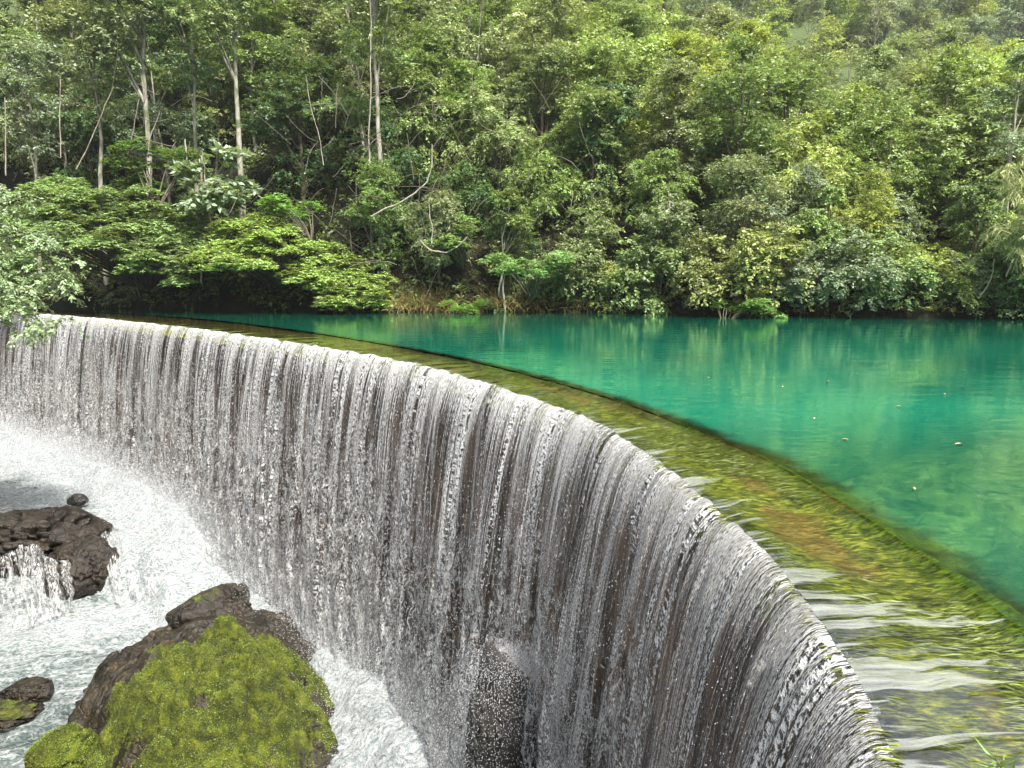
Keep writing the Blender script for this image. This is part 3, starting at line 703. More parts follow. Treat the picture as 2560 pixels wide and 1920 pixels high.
# small falls over the ledge on the left
def cascade(label, top, bot, zt, zb, seed, bulge=.35, v0=3.6):
    nu, nv = 70, 40; T = np.array([at(px, py, zt) for px, py in top]); B = np.array([at(px, py, zb) for px, py in bot])
    u = np.linspace(0, len(T)-1, nu); T = np.stack([np.interp(u, range(len(T)), T[:, k]) for k in range(3)], 1); B = np.stack([np.interp(u, range(len(B)), B[:, k]) for k in range(3)], 1)
    f = np.linspace(0, 1, nv)[None, :, None]; P = T[:, None]*(1-f)+B[:, None]*f
    P[..., 2] = zt+(zb-zt)*f[..., 0]**1.6
    U = np.repeat(np.r_[0, np.cumsum(np.linalg.norm(np.diff(T, axis=0), axis=1))][:, None], nv, 1); Vv = np.broadcast_to(v0+f[..., 0]*1.3, U.shape)
    P += (np.stack([fbm(U*2, Vv*2, seed=seed+k, oct=4) for k in range(3)], -1)-.5)*.3
    o = link('cascade', mesh('cascade', P.reshape(-1, 3), grid_faces(nu, nv), M_fall[0], uv=np.c_[U.ravel(), Vv.ravel()])); return tag(o, label, kind='structure')
cascade('white veil of water pouring down left of the dark ledge boulder', [(-30, 1150), (40, 1160), (90, 1185), (150, 1225)], [(-30, 1385), (50, 1360), (110, 1335), (165, 1315)], -5.95, -7.1, 701, v0=2.9)
cascade('white veil of water pouring over drowned rock right of the dark ledge boulder', [(200, 1120), (270, 1125), (350, 1135), (440, 1165), (520, 1205)], [(245, 1300), (310, 1295), (380, 1280), (450, 1262), (510, 1250)], -5.95, -6.95, 711, v0=2.9)
# submerged rocks in the pool
for (px, py, z, s, sd_, lab) in [(2080, 1130, -.62, (1.3, .9, .55), 21, 'yellow green boulder lying under the pool surface, the one nearest the middle of the pool'),
                             (2190, 1080, -.6, (1.2, 1., .55), 22, 'pale olive boulder under the pool surface at the right edge'),
                             (2210, 1210, -1.0, (.9, .9, .6), 23, 'dark drowned boulder under the pool, nearest to the dam crest')]:
    o = rock('boulder', lab, px, py, z, s, sd_, M_subrock)

# floating leaves on the pool
def leaf_on_water(px, py, k, label, size=.09):
    x, y, z = at(px, py, .006)
    a = k*1.3
    t = np.linspace(0, 2*np.pi, 12, endpoint=False)
    r = size*(.55+.45*np.abs(np.cos(t)))
    V = np.c_[r*np.cos(t), r*.5*np.sin(t), .006+.012*np.abs(np.sin(t))]
    V = np.r_[V, [[0, 0, 0.002]]]
    F = np.array([[i, (i+1) % 12, 12] for i in range(12)])
    Vb = V.copy(); Vb[:, 2] -= .003
    V2 = np.r_[V, Vb]; F2 = np.r_[F, F[:, ::-1]+13]
    n = bpy.data.materials.get('fallen_leaf')
    if n is None:
        q = NT('fallen_leaf'); co = q.node('ShaderNodeTexCoord').outputs['Object']
        n = q.done(q.princ(base=q.mix(q.noise(co, 20), (.55, .35, .18), (.75, .62, .4)), rough=.6))
    o = link('floating_leaf', mesh('floating_leaf', V2, F2, n), loc=(x, y, z), rz=a)
    return tag(o, label, 'leaf', 'fallen leaves floating on the pool')
FL = [(2072, 961, 'largest tan leaf afloat, right part of the pool'), (1975, 1057, 'lone pale leaf afloat between the moss crest and drowned boulders'), (1826, 951, 'pale leaf afloat midway between the crest and the largest tan leaf'),
      (1692, 836, 'pinkish leaf afloat, the farther left of a pair in midpool'), (1788, 824, 'tan leaf afloat, the farther right of a pair in midpool'), (1532, 817, 'tiny leaf afloat nearest to the far end of the crest'),
      (2040, 852, 'small grey leaf afloat straight beyond the largest tan leaf'), (1943, 879, 'small white leaf afloat in midpool, nearer than the tan pair'), (1760, 905, 'very small leaf afloat between the pinkish leaf and the crest')]
for k, (a, b, l) in enumerate(FL): leaf_on_water(a, b, k, l, .036 if k == 0 else .028)

# ------------------------------------------------------------------ drops and spray (real drops)
def drops(name, P, D, size, label):
    """elongated octahedra at P, stretched along D"""
    n = len(P); D = D/np.linalg.norm(D, axis=1)[:, None]
    A = np.cross(D, np.array([[.3, .8, .1]])); A /= np.linalg.norm(A, axis=1)[:, None]; B = np.cross(D, A)
    s = size[:, None]; el = s*rng.uniform(1.0, 3.2, (n, 1))
    V = np.stack([P+D*el, P+A*s, P+B*s, P-A*s, P-B*s, P-D*el], 1).reshape(-1, 3)
    f = np.array([[0, 1, 2], [0, 2, 3], [0, 3, 4], [0, 4, 1], [5, 2, 1], [5, 3, 2], [5, 4, 3], [5, 1, 4]])
    F = (np.arange(n)[:, None, None]*6+f[None]).reshape(-1, 3)
    o = link(name, mesh(name, V, F, M_drop)); return tag(o, label, kind='stuff')
nd = 50000
ii = np.where((lipc[:, 1] < 37) & (lipc[:, 1] > 1.5))[0]
# denser (per metre) near the camera
dist = np.hypot(*lipc[ii].T); pr = 1/np.maximum(dist, 5)**.9; pr /= pr.sum()
pick = rng.choice(ii, nd, p=pr)
v = rng.uniform(0, 1, nd)**.6*(H+.8)
cl = fbm(lips[pick]*2.2, v*.1, seed=301, oct=4)
ok = cl > .44+.05*rng.normal(size=nd)
pick = pick[ok]; v = v[ok]; nd = len(v)
out = profile(v)+rng.normal(0, .05, nd)*(.3+v*.35)+.03
P = np.c_[lipc[pick]+LN[pick]*out[:, None]+LT[pick]*rng.normal(0, .03, (nd, 1)), -.05-v]
D = np.c_[LN[pick]*.15+rng.normal(0, .25, (nd, 2))*sstep(1, 4, v)[:, None], -np.ones(nd)]
dd = np.sqrt((P[:, :2]**2).sum(1))
drops('falling_drops', P, D, rng.uniform(.0015, .0045, nd)*(.5+dd/14), 'loose drops falling in front of the white curtain')
# spray at the foot
ns = 150000
pick = rng.choice(ii, ns)
out = np.abs(rng.normal(1.15, .7, ns)); hgt = rng.exponential(.38, ns)
P = np.c_[lipc[pick]+LN[pick]*out[:, None], np.zeros(ns)]
ix = np.clip(((P[:, 0]-wx[0])/DX).astype(int), 0, len(wx)-1); iy = np.clip(((P[:, 1]-wy[0])/DY).astype(int), 0, len(wy)-1)
P[:, 2] = WZ[ix, iy]+hgt
dd = np.sqrt((P[:, :2]**2).sum(1))
drops('spray', P, rng.normal(size=(ns, 3)), rng.uniform(.0012, .0042, ns)*(.5+dd/14), 'fine spray thrown up where the water lands')
def arcs():
    r = np.random.default_rng(61); n = 36000; c = np.array([-.05, 8.75, -3.2]); P = []; D = []
    a = r.uniform(0, 2*np.pi, n); v = r.uniform(.5, 2.3, n); vz = r.uniform(-.2, 1.6, n); t = r.uniform(0, 1, n)**.7*.75
    vel = np.c_[np.cos(a)*v+.35, np.sin(a)*v*.7-.1, vz]; st = c+np.c_[r.normal(0, .18, n), r.normal(.0, .15, n), r.normal(0, .06, n)]
    P = st+vel*t[:, None]; P[:, 2] -= 4.9*t*t; D = vel.copy(); D[:, 2] -= 9.8*t
    drops('splash', P, D, r.uniform(.0014, .0042, n), 'crown of drops thrown off the upright black rock')
arcs()

# ------------------------------------------------------------------ foliage builders
def clump_leaves(r, C, Rad, twigs, per, ln, wd, flat=.7, droop=.25, up=.6, outc=None):
    """twigs radiating from clump centres C with leaves along them"""
    n = len(C); T = n*twigs
    d = r.normal(size=(T, 3)); d[:, 2] = d[:, 2]*.8+.25
    c = np.repeat(C, twigs, 0); rad = np.repeat(Rad, twigs)*r.uniform(.65, 1.15, T)
    if outc is not None:
        o = unit(c-outc); d = unit(d)+o*.55
    d = unit(d); d2 = d*np.array([1, 1, flat])
    t = r.uniform(.25, 1, (T, per))**.75
    P = c[:, None]+d2[:, None]*(rad[:, None]*t)[..., None]
    P[..., 2] -= droop*rad[:, None]*t**2
    P = P+r.normal(0, .03, P.shape)
    side = unit(np.cross(d, [0, 0, 1]))[:, None]*np.where(r.random((T, per, 1)) < .5, -1, 1)
    A = unit(d[:, None]*.8+side*.8+r.normal(0, .3, (T, per, 3))); A[..., 2] -= droop*.9
    N = unit(np.array([0, 0, up])+d[:, None]*.45+r.normal(0, .38, (T, per, 3)))
    m = T*per
    V, F = leaf_quads(P.reshape(-1, 3), A.reshape(-1, 3), N.reshape(-1, 3), r.uniform(.7, 1.2, m)*ln, r.uniform(.7, 1.2, m)*wd)
    tone = np.repeat(np.clip(np.repeat(r.normal(.45, .16, n), twigs).repeat(per)+r.normal(0, .2, m), 0, 1), 4)
    return V, F, tone
def crown_mesh(name, seed, style):
    r = np.random.default_rng(seed); S_ = style
    h, rx, z0 = S_['h'], S_['r'], S_['z0']
    nc = S_['n']; C = []
    # sub-crowns: a handful of big lobes, each with clumps over its upper surface
    lob = []
    for i in range(S_['lobes']):
        a = r.uniform(0, 2*np.pi); q = r.uniform(.15, 1)**.7; zz = r.uniform(0, 1)
        rr = rx*S_['prof'](zz)*q*.7
        lob.append((rr*math.cos(a), rr*math.sin(a), z0+(h-z0)*zz*.86+.1*(h-z0), rx*r.uniform(.32, .55)*(1-.3*zz)))
    per_l = max(1, nc//len(lob))
    for (lx, ly, lz, lr) in lob:
        d = unit(r.normal(size=(per_l, 3))+np.array([lx, ly, 0])*.25/rx+np.array([0, 0, .35]))
        C.append(np.array([lx, ly, lz])+d*np.array([1, 1, S_.get('lobeflat', .8)])*lr*r.uniform(.5, 1.3, (per_l, 1)))
    C = np.concatenate(C); Rad = r.uniform(.45, 1.35, len(C))*S_['cr']
    V, F, tone = clump_leaves(r, C, Rad, S_['tw'], S_['per'], S_['ln'], S_['wd'], S_.get('flat', .7), S_.get('droop', .25), S_.get('up', .6), np.array([0, 0, z0+(h-z0)*.4]))
    # limbs
    T = Acc(); top = h*.8
    nseg = 9; tz = np.linspace(-.6, top, nseg); lean = r.normal(0, .25, 2)*S_.get('lean', 1)
    tp = np.c_[np.cumsum(r.normal(0, .07, nseg))+lean[0]*tz/top, np.cumsum(r.normal(0, .07, nseg))+lean[1]*tz/top, tz]
    T.add(*tube(tp, S_['tr']*np.linspace(1, .3, nseg), 8))
    for (lx, ly, lz, lr) in lob:
        zb = np.clip(lz-r.uniform(.2, .45)*(h-z0), .12*h, top*.95); i = np.interp(zb, tz, np.arange(nseg)); b = np.array([np.interp(i, np.arange(nseg), tp[:, k]) for k in range(3)])
        e = np.array([lx, ly, lz]); mid = (b+e)/2+np.array([0, 0, -.15*lr])+r.normal(0, .12, 3)
        ts = np.linspace(0, 1, 6)[:, None]; pth = b*(1-ts)**2+2*mid*ts*(1-ts)+e*ts**2
        T.add(*tube(pth, S_['tr']*np.linspace(.42, .1, 6), 5))
    # twigs to a share of clumps
    sel = r.choice(len(C), min(len(C), S_.get('ntwig', 40)), replace=False)
    L_ = np.array(lob)[:, :3]
    for k in sel:
        j = ((L_-C[k])**2).sum(1).argmin(); ts = np.linspace(0, 1, 4)[:, None]
        pth = L_[j]*(1-ts)+C[k]*ts+r.normal(0, .05, (4, 3)); T.add(*tube(pth, S_['tr']*np.linspace(.12, .04, 4), 4))
    cm = mesh(name+'_crown', V, F, M_leaf, attr={'tone': tone}, smooth=False)
    tv, tf_ = T.arrays(); tm = mesh(name+'_trunk', tv, tf_, S_['bark'])
    return cm, tm
round_p = lambda z: math.sqrt(max(0, 1-(2*z-.85)**2*.75))
cone_p = lambda z: 1.05-.75*z
STY = {
 'broad': dict(h=8.0, r=3.1, z0=.7, lobes=13, n=300, cr=.7, tw=9, per=9, ln=.17, wd=.04, prof=round_p, tr=.15, bark=M_barkd),
 'spire': dict(h=10, r=2.6, z0=.8, lobes=14, n=260, cr=.68, tw=9, per=9, ln=.18, wd=.042, prof=cone_p, tr=.15, bark=M_barkd, flat=.8),
 'tall': dict(h=12.5, r=2.8, z0=3.6, lobes=13, n=240, cr=.72, tw=9, per=9, ln=.19, wd=.045, prof=round_p, tr=.15, bark=M_bark, flat=.6),
 'shrub': dict(h=3.4, r=2.3, z0=-.2, lobes=10, n=150, cr=.55, tw=9, per=8, ln=.16, wd=.045, prof=round_p, tr=.06, bark=M_barkd, droop=.4),
 'feather': dict(h=7.2, r=2.9, z0=.3, lobes=13, n=230, cr=.8, tw=8, per=11, ln=.24, wd=.035, prof=round_p, tr=.12, bark=M_barkd, droop=.65, up=.5),
 'drape': dict(h=7.5, r=2.1, z0=-.2, lobes=13, n=220, cr=.6, tw=9, per=9, ln=.17, wd=.055, prof=lambda z: .9, tr=.14, bark=M_barkd, droop=.7, up=.3),
 'airy': dict(h=9.5, r=3.0, z0=2.0, lobes=9, n=150, cr=.8, tw=8, per=8, ln=.2, wd=.05, prof=round_p, tr=.11, bark=M_bark, flat=.5, ntwig=110),
}
MESHES = {}
for k, s in STY.items():
    for j in range(3 if k in ('broad', 'tall', 'shrub') else 2):
        MESHES[(k, j)] = crown_mesh(k, 1000+sum(map(ord, k))*7+j*31, s)
KINDNAME = {'broad': 'broadleaf_tree', 'spire': 'pointed_tree', 'tall': 'tall_tree', 'shrub': 'shrub', 'feather': 'feathery_tree', 'drape': 'vine_covered_tree', 'airy': 'open_crowned_tree'}
protos = {}
trees = []
def plant(kind, j, x, y, scale, rz, colr, label, group, z=None, sz=1.0):
    if z is None: z = float(ground_z(x, y))-.15
    key = (kind, j)
    cm, tm = MESHES[key]
    if key not in protos:
        root = link(KINDNAME[kind], None); tr_ = link('trunk', tm, root); cr_ = link('crown', cm, root); protos[key] = (root, tr_, cr_)
    else:
        r0, t0, c0 = protos[key]
        root = r0.copy(); tr_ = t0.copy(); cr_ = c0.copy(); tr_.parent = root; cr_.parent = root
        for o in (root, tr_, cr_): col.objects.link(o)
    root.location = (x, y, z); root.rotation_euler = (0, 0, rz); root.scale = (scale, scale, scale*sz)
    cr_.color = (*jit(colr), 1)
    tag(root, label, 'shrub' if kind == 'shrub' else 'tree', group)
    trees.append((root, kind, x, y, colr)); return root

YG = (.28, .33, .06); MG = (.15, .205, .055); DG = (.06, .115, .04); OL = (.19, .22, .085); GG = (.17, .215, .12); BG = (.12, .24, .03)
def jit(c, k=.18):
    a = random.uniform(1-k, 1+k); return (c[0]*a*random.uniform(.88, 1.06), c[1]*a, c[2]*a*random.uniform(.85, 1.15))
#FOREST
ORD = {}
def row_label(kind, zone, desc):
    ORD.setdefault(zone, 0); ORD[zone] += 1
    return '%s %s' % (desc, zone)
spots = []
def far_enough(x, y, d):
    for (a, b, c) in spots:
        if (a-x)**2+(b-y)**2 < (d*.5+c*.5)**2*1.0: return False
    return True
# slope trees, jittered rows going up from the shore
rnd = random.Random(11)
cand = []
d = 1.3; row = 0
while d < 34:
    stepx = 2.9+.035*d
    x = -36+rnd.uniform(0, 2)
    while x < 44:
        xx = x+rnd.uniform(-.8, .8); y = float(shore(xx))+d+rnd.uniform(-.7, .7)
        if abs(xx) < .76*y+1.5: cand.append((xx, y, row, d))
        x += stepx
    d += 2.1+.10*d; row += 1
for (x, y, row, d) in cand:
    a = x/y
    if a < -.22 and row < 2: continue
    if -.5 < a < -.3 and row == 2 and rnd.random() < .6: continue
    if a < -.18:      # left: tall dark stand, trunks showing
        kind = rnd.choice(['tall', 'airy', 'broad', 'tall', 'drape']) if row > 1 else rnd.choice(['airy', 'shrub', 'broad', 'feather'])
        c = rnd.choice([MG, GG, DG, OL, MG])
        sc_ = rnd.uniform(.8, 1.1)
    elif a < .12:     # middle: dense tangle
        kind = rnd.choice(['broad', 'drape', 'feather', 'airy', 'broad']) if row > 1 else rnd.choice(['shrub', 'drape', 'broad', 'feather'])
        c = rnd.choice([MG, OL, GG, DG, MG]) if row < 3 else rnd.choice([MG, OL, YG, MG])
        sc_ = rnd.uniform(.75, 1.05)
    else:             # right: sunlit crowns
        kind = rnd.choice(['broad', 'spire', 'feather', 'broad', 'spire']) if row > 1 else rnd.choice(['drape', 'shrub', 'feather', 'broad'])
        c = rnd.choice([YG, YG, OL, MG, YG]) if row > 1 else rnd.choice([MG, OL, DG, GG, YG])
        sc_ = rnd.uniform(.75, 1.1)
    if a > .2 and d > 24: continue
    if row == 0 and kind != 'shrub': sc_ *= .62
    if row == 1: sc_ *= .8
    nvar = 3 if kind in ('broad', 'tall', 'shrub') else 2
    plant(kind, rnd.randrange(nvar), x, y, sc_, rnd.uniform(0, 6.28), c, None, 'trees and shrubs on the slope above the pool')
# shrubs hanging over the waterline
x = -8
while x < 24:
    y = float(shore(x))+rnd.uniform(-.1, .5)
    if not (-8.5 < x < 1.5 and rnd.random() < .6):
        plant('shrub', rnd.randrange(3), x, y, rnd.uniform(.55, 1.0), rnd.uniform(0, 6.28), rnd.choice([MG, OL, DG, GG, YG]), None, 'waterside shrubs', z=.1)
    x += rnd.uniform(1.2, 2.0)

# ------------------------------------------------------------------ particular trees and shrubs of the waterside
def rosette_mesh(name, seed, centres, radii, per_m2, ln, wd, base, tr=.09, nleaf=7, flatz=.22):
    """tiers of leaf rosettes (umbrella-like sprays), with stems fanning out from base"""
    r = np.random.default_rng(seed); Ps = []; tones = []
    for c, ra in zip(centres, radii):
        m = int(per_m2*math.pi*ra*ra); q = np.sqrt(r.uniform(0, 1, m)); a = r.uniform(0, 2*np.pi, m)
        el = r.uniform(.75, 1.3)
        zz = flatz*ra*(1-q**2)-.28*q*q*ra+r.normal(0, .05, m)
        Ps.append(np.c_[c[0]+q*ra*el*np.cos(a), c[1]+q*ra*np.sin(a), c[2]+zz]); tones.append(np.clip(r.normal(.42, .2)+r.normal(0, .2, m)+(.25*(1-q)), 0, 1))
    P = np.concatenate(Ps); tone = np.concatenate(tones); m = len(P)
    th = r.uniform(0, 2*np.pi, (m, 1))+np.arange(nleaf)[None]*2*np.pi/nleaf+r.normal(0, .2, (m, nleaf))
    A = np.stack([np.cos(th), np.sin(th), r.uniform(-.45, .35, (m, nleaf))], -1)
    N = unit(np.array([0, 0, 1.])+r.normal(0, .3, (m, nleaf, 3)))
    V, F = leaf_quads(np.repeat(P, nleaf, 0), A.reshape(-1, 3), N.reshape(-1, 3), r.uniform(.7, 1.2, m*nleaf)*ln, r.uniform(.8, 1.2, m*nleaf)*wd)
    cm = mesh(name+'_crown', V, F, M_leaf, attr={'tone': np.repeat(tone, nleaf*4)}, smooth=False)
    T = Acc(); b = np.array(base, float)
    for c, ra in zip(centres, radii):
        c = np.array(c); mid = b*.45+c*.55+np.array([0, 0, .5])+r.normal(0, .2, 3); ts = np.linspace(0, 1, 7)[:, None]
        T.add(*tube(b*(1-ts)**2+2*mid*ts*(1-ts)+(c-[0, 0, .12])*ts**2, tr*np.linspace(.7, .15, 7), 5))
    return cm, mesh(name+'_trunk', *T.arrays(), M_barkd)
def tier_layout(seed, pts, depth, n, rmin, rmax, thick):
    """pts: (x, z) spine along the front; tiers scattered behind and below it"""
    r = np.random.default_rng(seed); pts = np.asarray(pts, float); C = []; Q = []
    for _ in range(n):
        u = r.uniform(0, len(pts)-1); i = min(int(u), len(pts)-2); f = u-i; x, z = pts[i]*(1-f)+pts[i+1]*f
        k = r.uniform(0, 1)
        C.append((x+r.normal(0, .25), -depth*.5+depth*(1-k)+r.normal(0, .3)-.2, z-thick*k+r.normal(0, .12))); Q.append(r.uniform(rmin, rmax))
    return C, Q
def special(name, meshes, loc, colr, label, cat, group=None, rz=0, sc_=1):
    root = link(name, None, loc=loc, rz=rz, scale=sc_); link('trunk', meshes[1], root); c = link('crown', meshes[0], root); c.color = (*colr, 1)
    return tag(root, label, cat, group)
def atp(px, py, Yd): p = atY(px, py, Yd); return (p[0], p[2])
BG2 = (.15, .23, .06)
C1, Q1 = tier_layout(201, [atp(40, 400, 34), atp(130, 385, 34), atp(230, 400, 34), atp(330, 430, 34), atp(430, 490, 34)], 3.2, 110, .55, 1.05, 2.9)
ox = -18.; special('layered_shrub', rosette_mesh('layered_shrub', 202, [(x-ox, y, z) for x, y, z in C1], Q1, 46, .19, .03, (0, 3.4, .8)), (ox, 33.8, 0), BG2, 'wide bright green shrub of drooping tiers overhanging dark water at the far left', 'shrub')
C2, Q2 = tier_layout(203, [atp(465, 470, 33.2), atp(550, 458, 33.2), atp(640, 490, 33.2), atp(730, 535, 33.2), atp(810, 585, 33.2)], 2.8, 84, .5, .95, 2.3)
ox = -11.; special('layered_shrub', rosette_mesh('layered_shrub', 204, [(x-ox, y, z) for x, y, z in C2], Q2, 46, .18, .03, (0, 3.2, .8)), (ox, 33.0, 0), (.2, .27, .065), 'yellow green arching shrub of leaf tiers sloping down right towards the earth bank', 'shrub')
SM = [rosette_mesh('layered_shrub', 210+k, *tier_layout(220+k, [(-1.6, 1.6), (-.6, 2.1), (.5, 2.0), (1.5, 1.3)], 1.8, 15, .4, .75, 1.1), 55, .15, .028, (0, 1.2, -.4), .05) for k in range(2)]
for k, (px, py, Yd, s_, c, lab) in enumerate([
    (1150, 560, 31.6, 1.0, (.12, .24, .05), 'emerald shrub of flat tiers over the red earth bank'),
    (1650, 665, 28.5, .6, (.12, .24, .03), 'low bright shrub of flat tiers touching the water right of midpool'),
    (1590, 655, 28.7, .55, (.1, .2, .03), 'low green tiered shrub at the water, just left of the bright low one'),
    (350, 360, 36.0, 1.3, (.06, .13, .03), 'dark green tiered shrub behind the wide overhanging shrub'),
    (620, 440, 35.2, 1.0, (.11, .22, .04), 'small tiered shrub peeping above the arching shrub'),
    (960, 500, 33.6, .9, (.13, .22, .05), 'upright pale tiered shrub at the left end of the red bank'),
    (1010, 655, 32.0, .55, (.13, .24, .04), 'small fresh green shrub on the red earth bank')]):
    p = atY(px, py, Yd); r0 = special('layered_shrub', SM[k % 2], (p[0], Yd, p[2]-1.4*s_), c, lab, 'shrub', 'small tiered shrubs', rz=k*1.1, sc_=s_)
# big pale leaves
BL = dict(h=4.2, r=2.0, z0=.9, lobes=7, n=60, cr=.75, tw=5, per=6, ln=.4, wd=.1, prof=round_p, tr=.07, bark=M_bark, flat=.3, droop=.15, up=1.0, lobeflat=.35)
bl = crown_mesh('large_leaved_shrub', 301, BL)
p = atY(440, 380, 34.6); special('large_leaved_shrub', bl, (p[0]+.1, 34.9, p[2]-2.6), (.2, .27, .15), 'shrub with large pale leaves in flat sprays between the two pale trunks', 'shrub', sc_=1.05)
# tall pale trunks with high crowns
TT_ = [dict(h=17, r=2.6, z0=9.5, lobes=8, n=150, cr=.75, tw=9, per=8, ln=.19, wd=.045, prof=round_p, tr=.2, bark=M_bark, flat=.55, lean=.6),
       dict(h=15, r=2.3, z0=8.0, lobes=8, n=120, cr=.7, tw=9, per=8, ln=.19, wd=.045, prof=round_p, tr=.15, bark=M_bark, flat=.55, lean=1.3)]
TM = [crown_mesh('pale_trunk_tree', 310+k, t) for k, t in enumerate(TT_)]
for k, (px, Yd, v, s_, c, lab) in enumerate([
    (333, 37.4, 0, 1.0, GG, 'tall tree with a thick whitish trunk left of the large pale leaves'),
    (533, 37.0, 0, .9, MG, 'tall tree with straight mottled white trunk right of the large pale leaves'),
    (437, 38.0, 1, .9, DG, 'slim pale trunk standing behind the large pale leaves'),
    (85, 38.2, 1, .8, GG, 'slim pale trunk near the left edge above the tiered shrub'),
    (225, 38.2, 1, 1.0, OL, 'mottled leaning trunk between the left edge and the thick whitish trunk'),
    (825, 35.6, 1, 1.05, OL, 'thin tall pale trunk rising out of the tangle left of the hanging liana'),
    (1095, 33.4, 1, .55, MG, 'short pale trunk above the middle of the red earth bank'),
    (2165, 29.8, 1, .6, GG, 'pale trunk at the right edge beside the bamboo')]):
    p = atY(px, 600, Yd); gz = float(ground_z(p[0], Yd))
    special('pale_trunk_tree', TM[v], (p[0], Yd, gz-.2), jit(c), lab, 'tree', 'tall pale trunks', rz=k*.9, sc_=s_)
# thin saplings and poles
def stem(name, pts, Yd, rad, lab, m, group='bare stems and lianas', dy=0):
    P = np.array([atY(px, py, Yd+dy*i) for i, (px, py) in enumerate(pts)]); 
    t = np.linspace(0, len(P)-1, len(P)*5); P = np.stack([np.interp(t, np.arange(len(P)), P[:, k]) for k in range(3)], 1)
    for _ in range(3): P[1:-1] = .25*P[:-2]+.5*P[1:-1]+.25*P[2:]
    P += np.cumsum(rng.normal(0, .012, P.shape), 0); o = P[-1].copy()
    V, F = tube(P-o, rad*np.linspace(.7, 1, len(P)), 6); ob = link(name, mesh(name, V, F, m), loc=o); tag(ob, lab, 'vine' if name == 'liana' else 'stem', group)
stem('liana', [(933, 312), (930, 360), (922, 395), (898, 418), (862, 442), (835, 452), (800, 470)], 32.6, .045, 'smooth pale liana bending in a hook above the red earth bank', M_vine)
stem('liana', [(1010, 512), (992, 532), (965, 545), (935, 540), (910, 515)], 31.8, .035, 'pale liana sagging like a smile near the red bank', M_vine)
stem('liana', [(926, 430), (928, 470), (934, 500), (930, 530)], 32.4, .03, 'short pale liana dropping below the hooked one', M_vine)
stem('liana', [(800, 0), (803, 60), (797, 130), (800, 200), (792, 300), (797, 380)], 34.2, .035, 'long wavering pale liana hanging left of the thin tall trunk', M_vine)
stem('pole_stem', [(246, 187), (215, 255), (188, 312), (160, 365)], 34.6, .03, 'straight slanting pale stem left of the thick whitish trunk', M_vine)
stem('pole_stem', [(345, 240), (322, 300), (318, 340)], 34.9, .03, 'thin stem leaning against the thick whitish trunk', M_vine)
stem('pole_stem', [(300, 215), (285, 290), (278, 335)], 35.2, .025, 'thin bare stem just right of the slanting pale stem', M_vine)
stem('pole_stem', [(400, 300), (404, 340), (409, 372), (411, 420)], 35.0, .05, 'short mottled stem below the large pale leaves', M_bark)
stem('pole_stem', [(437, 330), (432, 385), (430, 450)], 34.8, .08, 'stout short trunk below the large pale leaves', M_bark)
stem('pole_stem', [(470, 330), (466, 390), (462, 440)], 35.0, .06, 'mottled short trunk right of the stout short trunk', M_bark)
stem('pole_stem', [(437, 545), (434, 580), (433, 612)], 33.9, .04, 'pale post like stem in the dark hollow under the tiered shrubs', M_bark)
stem('pole_stem', [(1090, 575), (1082, 610), (1080, 640)], 32.6, .05, 'mottled stem at the dark gap over the red bank', M_bark)
stem('pole_stem', [(1447, 418), (1443, 450), (1441, 490)], 31.5, .04, 'white streak of bare stem among leaves above midpool', M_vine)
stem('pole_stem', [(10, 210), (12, 300), (10, 380)], 33, .03, 'thin upright stem at the left edge', M_vine)
stem('pole_stem', [(130, 170), (128, 260), (130, 340)], 34, .025, 'thin upright stem second from the left edge', M_vine)
stem('liana', [(660, 160), (668, 220), (690, 290), (700, 360)], 34, .02, 'thin grey liana right of the mottled white trunk', M_vine)
stem('liana', [(2150, 560), (2140, 610), (2110, 650)], 27.6, .02, 'thin pale stem trailing to the water at the right edge', M_vine)
stem('liana', [(2205, 480), (2190, 560), (2172, 600)], 27.6, .03, 'bent pale stem reaching the water at the right corner of the shore', M_vine)
# tangle of dead twigs around the lianas, and dry grass on the bank
r = np.random.default_rng(401); T = Acc()
for k in range(150):
    px = r.choice([r.uniform(690, 960), r.uniform(150, 700), r.uniform(900, 1300)], p=[.5, .25, .25]); py = r.uniform(180, 600)
    p0 = np.array(atY(px, py, r.uniform(32.6, 35.5))); L_ = r.uniform(.6, 2.2); dr = unit(np.array([r.normal(0, .6), r.normal(0, .2), r.normal(.4, .9)])); sag = r.uniform(-.3, .3)
    ts = np.linspace(0, 1, 7)[:, None]; T.add(*tube(p0+dr*L_*ts+np.array([0, 0, -1])*sag*4*ts*(1-ts)+np.cumsum(r.normal(0, .02, (7, 3)), 0), r.uniform(.008, .02), 4))
tg = link('dead_twigs', mesh('dead_twigs', *T.arrays(), M_twig)); tag(tg, 'tangle of dead twigs and thin vines through the slope', kind='stuff')
nb = 9000; gx_ = np.where(r.random(nb) < .6, r.uniform(-8.5, -2.5, nb), r.uniform(-8, 3.5, nb)); gd = r.uniform(-.15, 1.4, nb)
gy_ = shore(gx_)+gd-.1; P = np.c_[gx_, gy_, np.maximum(.15, .1+.55*gd)+r.uniform(0, .35, nb)]
A = unit(np.c_[r.normal(0, .5, nb), r.normal(-.6, .4, nb), r.normal(.1, .7, nb)]); N = unit(r.normal(size=(nb, 3))+[0, -.6, .5])
V, F = leaf_quads(P, A, N, r.uniform(.25, .7, nb), r.uniform(.006, .014, nb))
gm = NT('dry_grass'); at1 = gm.node('ShaderNodeAttribute', attribute_name='tone').outputs['Fac']
Mg = gm.done(gm.princ(base=gm.ramp(at1, [(.0, (.12, .06, .02)), (.4, (.3, .2, .07)), (.7, (.24, .26, .07)), (1., (.4, .33, .14))]), rough=.6))
gr = link('dry_grass', mesh('dry_grass', V, F, Mg, attr={'tone': np.repeat(r.random(nb), 4)}, smooth=False)); tag(gr, 'dry yellow brown grass hanging over the red earth bank', kind='stuff')

